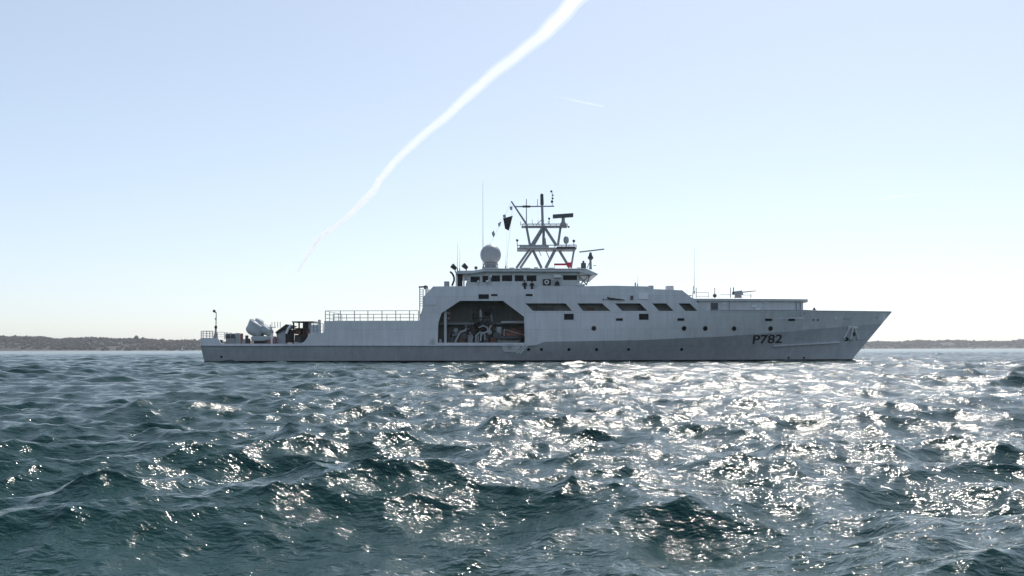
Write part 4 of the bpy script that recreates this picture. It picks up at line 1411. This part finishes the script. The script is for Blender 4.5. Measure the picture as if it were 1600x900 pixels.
def person(px, py_head, Y, lean, arm, label):
    """standing figure, one skinned body; py_head = row of the top of the head"""
    top = at(px, py_head, Y)
    H = top.z - Z_TOP
    s = H / 1.75
    root = thing('person', (top.x, Y, Z_TOP), label, 'person', None)
    # joints (x right, y away from viewer, z up) for 1.75 m
    J = {'pelvis': (0, 0, 0.95, .15, .11), 'waist': (0, -.01 - lean * .3, 1.12, .135, .10), 'chest': (0, -.02 - lean * .7, 1.32, .17, .115), 'collar': (0, -.02 - lean, 1.45, .10, .08),
         'neck': (0, -.02 - lean * 1.1, 1.52, .055, .055), 'head0': (0, -.03 - lean * 1.2, 1.60, .075, .085), 'head1': (0, -.03 - lean * 1.2, 1.69, .078, .09)}
    E = [('pelvis', 'waist'), ('waist', 'chest'), ('chest', 'collar'), ('collar', 'neck'), ('neck', 'head0'), ('head0', 'head1')]
    for sgn, nm in ((-1, 'l'), (1, 'r')):
        J['hip' + nm] = (sgn * .10, 0, .90, .095, .095)
        J['knee' + nm] = (sgn * .12, -.02, .50, .062, .062)
        J['ankle' + nm] = (sgn * .13, .01, .09, .042, .042)
        J['toe' + nm] = (sgn * .15, -.14, .045, .04, .035)
        J['sh' + nm] = (sgn * .19, -.02 - lean * .9, 1.42, .065, .06)
        e = (sgn * .27, -.12 - lean, 1.18) if arm else (sgn * .25, .02, 1.15)
        w_ = (sgn * .18, -.38 - lean, 1.12) if arm else (sgn * .26, -.06, .90)
        J['el' + nm] = (*e, .045, .042)
        J['wr' + nm] = (*w_, .03, .028)
        J['ha' + nm] = (w_[0] - sgn * .03, w_[1] - (.09 if arm else .02), w_[2] - (.01 if arm else .1), .034, .02)
        E += [('pelvis', 'hip' + nm), ('hip' + nm, 'knee' + nm), ('knee' + nm, 'ankle' + nm), ('ankle' + nm, 'toe' + nm), ('collar', 'sh' + nm), ('sh' + nm, 'el' + nm), ('el' + nm, 'wr' + nm), ('wr' + nm, 'ha' + nm)]
    names = list(J)
    me = bpy.data.meshes.new('body')
    me.from_pydata([(J[n_][0] * s, J[n_][1] * s, J[n_][2] * s) for n_ in names], [(names.index(a), names.index(b)) for a, b in E], [])
    ob = bpy.data.objects.new('body', me)
    COL.objects.link(ob)
    ob.modifiers.new('skin', 'SKIN')
    ob.modifiers.new('sub', 'SUBSURF').levels = 1
    for k, n_ in enumerate(names):
        me.skin_vertices[0].data[k].radius = (J[n_][3] * s, J[n_][4] * s)
        me.skin_vertices[0].data[k].use_root = n_ == 'pelvis'
    bpy.context.view_layer.update()
    dg_ = bpy.context.evaluated_depsgraph_get()
    bm_ = bpy.data.meshes.new_from_object(ob.evaluated_get(dg_))
    bpy.data.objects.remove(ob)
    bm_.materials.clear()
    bm_.materials.append(CLOTH)
    bm_.materials.append(SKIN)
    for p in bm_.polygons:
        c_ = p.center / s
        hand = c_.y < J['wrl'][1] - .02 if arm else (c_.z < .86 and abs(c_.x) > .2 and c_.z > .7)
        p.material_index = 1 if (c_.z > 1.50 or hand) else 0
        p.use_smooth = True
    body = bpy.data.objects.new('body', bm_)
    COL.objects.link(body)
    body.parent = root
    hd = J['head1']
    hr = MB().ball((hd[0] * s, (hd[1] + .015) * s, (hd[2] + .012) * s), .095 * s, 12, 8, 0.98, 1.08, 0.85).build('hair', HAIR, None, smooth=True)
    hr.parent = root
    ns_ = MB().add([(q[0] * s, q[1] * s, q[2] * s) for q in ((-.014, hd[1] - .088, hd[2] - .08), (.014, hd[1] - .088, hd[2] - .08), (0, hd[1] - .125, hd[2] - .085), (0, hd[1] - .088, hd[2] - .03))], [(0, 1, 2), (0, 2, 3), (1, 3, 2)]).build('nose', SKIN, None)
    ns_.parent = root
    return root


person(820, 438.3, 113.95, 0.10, True, 'crew member in dark overalls leaning on the bulwark, left of the two')
person(831.5, 439.2, 113.95, 0.12, True, 'crew member in dark overalls leaning on the bulwark, right of the two')

# ------------------------------------------------------------------ shores
ROCK = mat('hill_scrub', (0.050, 0.045, 0.038), 0.95, noise=0.35, nscale=0.02)
WOOD = mat('bare_wood_foliage', (0.054, 0.046, 0.035), 0.95, noise=0.55, nscale=0.035)
SAND = mat('shore_sand', (0.16, 0.15, 0.13), 0.95, noise=0.2, nscale=0.05)


def shore(name, Y0, prof, px0, px1, label_h, label_w, seed, n_tree, thr):
    r4 = random.Random(seed)

    def top(px):
        if px <= prof[0][0]:
            return prof[0][1]
        for (a, b), (c_, d) in zip(prof, prof[1:]):
            if px <= c_:
                return b + (d - b) * (px - a) / (c_ - a)
        return prof[-1][1]

    depth = 420.0
    nx, ny = 220, 14
    v, f = [], []

    def height(X, q):
        px = 800 + X * F / (Y0 + 250)
        hgt = CAM_H + (hz_row(px) - top(px)) * (Y0 + 250) / F - 6.0
        e = q ** 0.75 if q < 0.62 else 0.70 - (q - 0.62) * 0.5
        e = min(e, 0.70) / 0.70
        return -1.0 + (hgt + 1.0) * e * (1 + 0.10 * math.sin(X * 0.013 + q * 5) + 0.06 * math.sin(X * 0.041 + 2 * q))

    xa, xb = (px0 - 800) * Y0 / F, (px1 - 800) * Y0 / F
    for j_ in range(ny + 1):
        for i in range(nx + 1):
            X = xa + (xb - xa) * i / nx
            q = j_ / ny
            v.append((X, Y0 + q * depth + 25 * math.sin(X * 0.008 + seed) * (1 - q), height(X, q)))
    for j_ in range(ny):
        for i in range(nx):
            o = j_ * (nx + 1) + i
            f.append((o, o + 1, o + nx + 2, o + nx + 1))
    h_ = mesh_obj(name, v, f, ROCK, None, True)
    tag(h_, label_h, None, kind='structure')
    # the wood: uneven crowns of many small clumps joined in one mass
    bm = bmesh.new()
    bmesh.ops.create_icosphere(bm, subdivisions=1, radius=1)
    bm.verts.index_update()
    bv = [q.co.copy() for q in bm.verts]
    bf = [[q.index for q in g_.verts] for g_ in bm.faces]
    bm.free()
    W_ = MB()
    for k in range(n_tree):
        X = r4.uniform(xa, xb)
        q = r4.uniform(0.03, 0.75) if k % 3 else r4.uniform(0.45, 0.66)
        Y = Y0 + q * depth
        clear = math.sin(X * 0.011 + 3 * q) + math.sin(X * 0.027 - 6 * q)
        if clear > thr and q < 0.5:
            continue
        z = height(X, q)
        s = r4.uniform(3.0, 6.5) * (1.35 if r4.random() < 0.05 else 1.0)
        for c_ in range(2):
            ox, oy, oz = r4.uniform(-.7, .7) * s, r4.uniform(-.5, .5) * s, r4.uniform(0.2, 0.9) * s
            t = s * r4.uniform(0.5, 0.85)
            o = len(W_.v)
            W_.v += [(X + ox + p.x * t * r4.uniform(.75, 1.25), Y + oy + p.y * t, z + oz + p.z * t * r4.uniform(.7, 1.2)) for p in bv]
            W_.f += [tuple(i + o for i in g_) for g_ in bf]
    wd = mesh_obj('wood', W_.v, W_.f, WOOD, None, False)
    tag(wd, label_w, 'wood', kind='stuff')
    bl = MB()
    for i in range(nx):
        a, b = v[i], v[i + 1]
        bl.add([(a[0], a[1] - 14, -0.3), (b[0], b[1] - 14, -0.3), (b[0], b[1] + 12, 1.7), (a[0], a[1] + 12, 1.7)], [(0, 1, 2, 3)])
    sb = bl.build('beach', SAND)
    tag(sb, 'thin pale strip of shore below ' + name.replace('_', ' '), None, kind='structure')
    return height


hL = shore('wooded_hill', 2600.0, [(-260, 523), (0, 524.5), (60, 525), (110, 526.5), (160, 528.5), (210, 530.5), (260, 531.5), (300, 531), (340, 532), (480, 534), (700, 537)], -300, 720,
           'low wooded coast on the far left horizon', 'dense grey-brown coastal wood on the far left shore', 3, 6000, 1.6)
hR = shore('distant_hill', 3900.0, [(1200, 535), (1340, 533.5), (1400, 532.5), (1450, 532), (1500, 532.5), (1550, 532.5), (1590, 530.5), (1640, 530), (1900, 528)], 1190, 1900,
           'low hazy coast on the far right horizon', 'hazy grey wood along the far right shore', 9, 4200, 1.6)

WALLW = mat('white_render', (0.72, 0.70, 0.66), 0.8, noise=0.06)
SLATE = mat('slate_roof', (0.10, 0.105, 0.12), 0.6, noise=0.15, nscale=1.0)


def house(px, py, w, dpt, h, label):
    # found on the slope: depth where the hill reaches that row
    best = None
    for k in range(60):
        q = 0.06 + 0.6 * k / 60
        Y = 2600 + q * 420
        X = (px - 800) * Y / F
        z = hL(X, q)
        row = hz_row(px) - (z - CAM_H) * F / Y
        if best is None or abs(row - py) < best[0]:
            best = (abs(row - py), X, Y, z)
    _, X, Y, z = best
    Y -= 10
    hs = thing('house', (X, Y, z - 1.0), label, 'house', 'houses on the left shore')
    z -= 1.0
    wa = MB().prism([(X - w / 2, z), (X + w / 2, z), (X + w / 2, z + h), (X - w / 2, z + h)], Y - dpt / 2, Y + dpt / 2).build('wall', WALLW, hs)
    rf = MB().add([(X - w / 2 - .4, Y - dpt / 2 - .4, z + h - .1), (X + w / 2 + .4, Y - dpt / 2 - .4, z + h - .1), (X + w / 2 + .4, Y + dpt / 2 + .4, z + h - .1), (X - w / 2 - .4, Y + dpt / 2 + .4, z + h - .1), (X - w / 2 - .4, Y, z + h + dpt * .42), (X + w / 2 + .4, Y, z + h + dpt * .42)],
                  [(0, 1, 5, 4), (2, 3, 4, 5), (0, 4, 3), (1, 2, 5), (0, 3, 2, 1)]).build('roof', SLATE, hs)
    MB().box(X + w * .3, X + w * .3 + 1, Y - .5, Y + .5, z + h + dpt * .3, z + h + dpt * .42 + 1.3).build('chimney', WALLW, rf)
    for k in (-1, 1):
        MB().box(X + k * w * .25 - .6, X + k * w * .25 + .6, Y - dpt / 2 - .05, Y - dpt / 2 + .05, z + h * .4, z + h * .75).build('window', GLASS, wa)


house(161, 540.5, 11, 8, 6.5, 'brightest white house on the left wooded coast')
house(152, 537, 8, 7, 5, 'small white house just left of the brightest one on the coast')
house(176, 538.5, 10, 7, 5, 'low pale house right of the brightest one on the coast')
house(190, 538, 9, 7, 5, 'rightmost pale house among the trees of the left coast')
house(141, 537.5, 8, 6, 4.5, 'leftmost pale house of the group on the coast')


def sailboat(px, Y, h, rz, label):
    X = (px - 800) * Y / F
    sbt = thing('sailboat', (X, Y, 0), label, 'sailboat')
    L_ = h * 0.72
    v, f = [], []
    for i in range(9):
        t = i / 8
        w = 0.16 * L_ * (1 - (2 * t - 0.9) ** 2 if t > .45 else 1 - 0.25 * (1 - t / .45)) + 0.02
        xx = X + (t - 0.5) * L_
        v += [(xx, Y - w, 0.9 + .25 * t), (xx, Y + w, 0.9 + .25 * t), (xx, Y + w * .6, -0.35), (xx, Y - w * .6, -0.35)]
    for i in range(8):
        f += [(4 * i + k, 4 * i + (k + 1) % 4, 4 * i + 4 + (k + 1) % 4, 4 * i + 4 + k) for k in range(4)]
    f += [(0, 1, 2, 3), (35, 34, 33, 32)]
    MB().add(v, f).build('hull', WHITE, sbt)
    MB().tube((X, Y, 0.8), (X, Y, h), 0.09).build('mast', STEEL, sbt)
    MB().tube((X, Y, 1.9), (X - .40 * L_, Y, 1.9), 0.07).build('boom', STEEL, sbt)
    for nm, pts in (('mainsail', [(X - .05, 2.0), (X - .40 * L_, 2.0), (X - .2 * L_, h * .55), (X - .05, h * .97)]), ('jib', [(X + .05, h * .85), (X + .25 * L_, h * .4), (X + .46 * L_, 1.3), (X + .05, 1.9)])):
        n_ = len(pts)
        MB().add([(x, Y - .02 - .25 * (k % 2), z) for k, (x, z) in enumerate(pts)] + [(x, Y + .02 - .25 * (k % 2), z) for k, (x, z) in enumerate(pts)], [tuple(range(n_)), tuple(range(2 * n_ - 1, n_ - 1, -1))] + [(k, (k + 1) % n_, n_ + (k + 1) % n_, n_ + k) for k in range(n_)]).build(nm, WHITE, sbt)


sailboat(285, 1500.0, 7.5, 0, 'tiny white sailing boat off the left shore near the ship stern')
sailboat(1521, 2000.0, 8.0, 0, 'tiny white sailing boat off the far right shore')

# ------------------------------------------------------------------ contrails, 9 km up
def contrail(name, pts, density, label, aniso=0.55, veil_of=None, grow=1.0):
    """closed tube of ice cloud following the flight path at 9 km altitude; pts: (px, py, width px)"""
    ALT = 9000.0
    ctr = []
    for px, py, w in pts:
        Y = (ALT - CAM_H) * F / (hz_row(px) - py)
        ctr.append((Vector(((px - 800) * Y / F, Y, ALT)), w * math.hypot(Y, 0) / F / 2))
    # resample smoothly
    P_, R_ = [], []
    n = 10
    for i in range(len(ctr) - 1):
        p0 = ctr[max(i - 1, 0)]
        p1, p2 = ctr[i], ctr[i + 1]
        p3 = ctr[min(i + 2, len(ctr) - 1)]
        for k in range(n):
            t = k / n
            h = lambda a, b, c_, d: 0.5 * ((2 * b) + (c_ - a) * t + (2 * a - 5 * b + 4 * c_ - d) * t * t + (3 * b - a - 3 * c_ + d) * t ** 3)
            P_.append(h(p0[0], p1[0], p2[0], p3[0]))
            R_.append(h(p0[1], p1[1], p2[1], p3[1]))
    P_.append(ctr[-1][0])
    R_.append(ctr[-1][1])
    r5 = random.Random(4)
    m_ = 12
    v, f = [], []
    wob = [r5.uniform(0.93, 1.07) for _ in P_]
    wob = [(wob[max(i - 1, 0)] + wob[i] + wob[min(i + 1, len(wob) - 1)]) / 3 for i in range(len(wob))]
    for i, p in enumerate(P_):
        d = (P_[min(i + 1, len(P_) - 1)] - P_[max(i - 1, 0)]).normalized()
        u = d.cross(Vector((0, 0, 1))).normalized()
        w = u.cross(d)
        ph_ = 0.12 * math.sin(i * 0.7) + 0.15 * math.sin(i * 0.23 + 1)
        for k in range(m_):
            t = 2 * math.pi * k / m_
            rr = grow * max(R_[i], 3.0) * wob[i] * (1 + 0.06 * math.sin(3 * t + i * 0.5))
            v.append(p + (u * math.cos(t) + w * math.sin(t)) * rr + u * ph_ * R_[i] * 0.5)
    for i in range(len(P_) - 1):
        for k in range(m_):
            f.append((i * m_ + k, i * m_ + (k + 1) % m_, (i + 1) * m_ + (k + 1) % m_, (i + 1) * m_ + k))
    f += [tuple(range(m_)), tuple((len(P_) - 1) * m_ + k for k in range(m_ - 1, -1, -1))]
    o = MB().add(v, f).build(name, WHITE, None, smooth=True)
    o.data.materials.clear()
    mm = bpy.data.materials.new(name)
    mm.use_nodes = True
    nt = mm.node_tree
    nt.nodes.remove(nt.nodes['Principled BSDF'])
    pv = nt.nodes.new('ShaderNodeVolumePrincipled')
    pv.inputs['Color'].default_value = (1, 1, 1, 1)
    pv.inputs['Density'].default_value = density
    pv.inputs['Anisotropy'].default_value = aniso
    nt.links.new(pv.outputs['Volume'], nt.nodes['Material Output'].inputs['Volume'])
    o.data.materials.append(mm)
    if veil_of:
        o.parent = veil_of
        return o
    return tag(o, label, 'contrail')


TRAIL = [(466, 424, 3.5), (483, 397, 7), (503, 369, 10), (539, 343, 11), (579, 303, 15), (597, 277, 15), (639, 232, 17), (699, 180, 20), (757, 128, 23), (815, 82, 26), (861, 42, 32), (899, 2, 36), (935, -36, 40), (992, -95, 44)]
ct = contrail('contrail', TRAIL, 0.0007, 'long broad white contrail slanting down across the sky to the left of the mast', grow=0.55)
contrail('veil', TRAIL, 0.0003, None, veil_of=ct, grow=0.88)
contrail('contrail', [(862, 150, 1.0), (890, 155, 2.5), (915, 160.5, 3.2), (944, 166.5, 3)], 0.0025, 'short thin contrail high above and right of the mast')
contrail('contrail', [(1366, 313, 1.5), (1390, 309, 3.2), (1420, 305, 2.4), (1445, 303, 0.8)], 0.0028, 'short faint contrail low in the sky at far right')

# ------------------------------------------------------------------ haze
HZB = MB().box(-5200, 5200, -5200, 5200, -3.0, 62.0).build('haze', WHITE)
HZB.data.materials.clear()
hm = bpy.data.materials.new('haze')
hm.use_nodes = True
nt = hm.node_tree
nt.nodes.remove(nt.nodes['Principled BSDF'])
pv = nt.nodes.new('ShaderNodeVolumePrincipled')
pv.inputs['Color'].default_value = (0.94, 0.96, 1.0, 1)
pv.inputs['Density'].default_value = 0.000075
pv.inputs['Anisotropy'].default_value = 0.6
nt.links.new(pv.outputs['Volume'], nt.nodes['Material Output'].inputs['Volume'])
HZB.data.materials.append(hm)
HZB['kind'] = 'stuff'
HZB['label'] = 'thin pale sea haze'
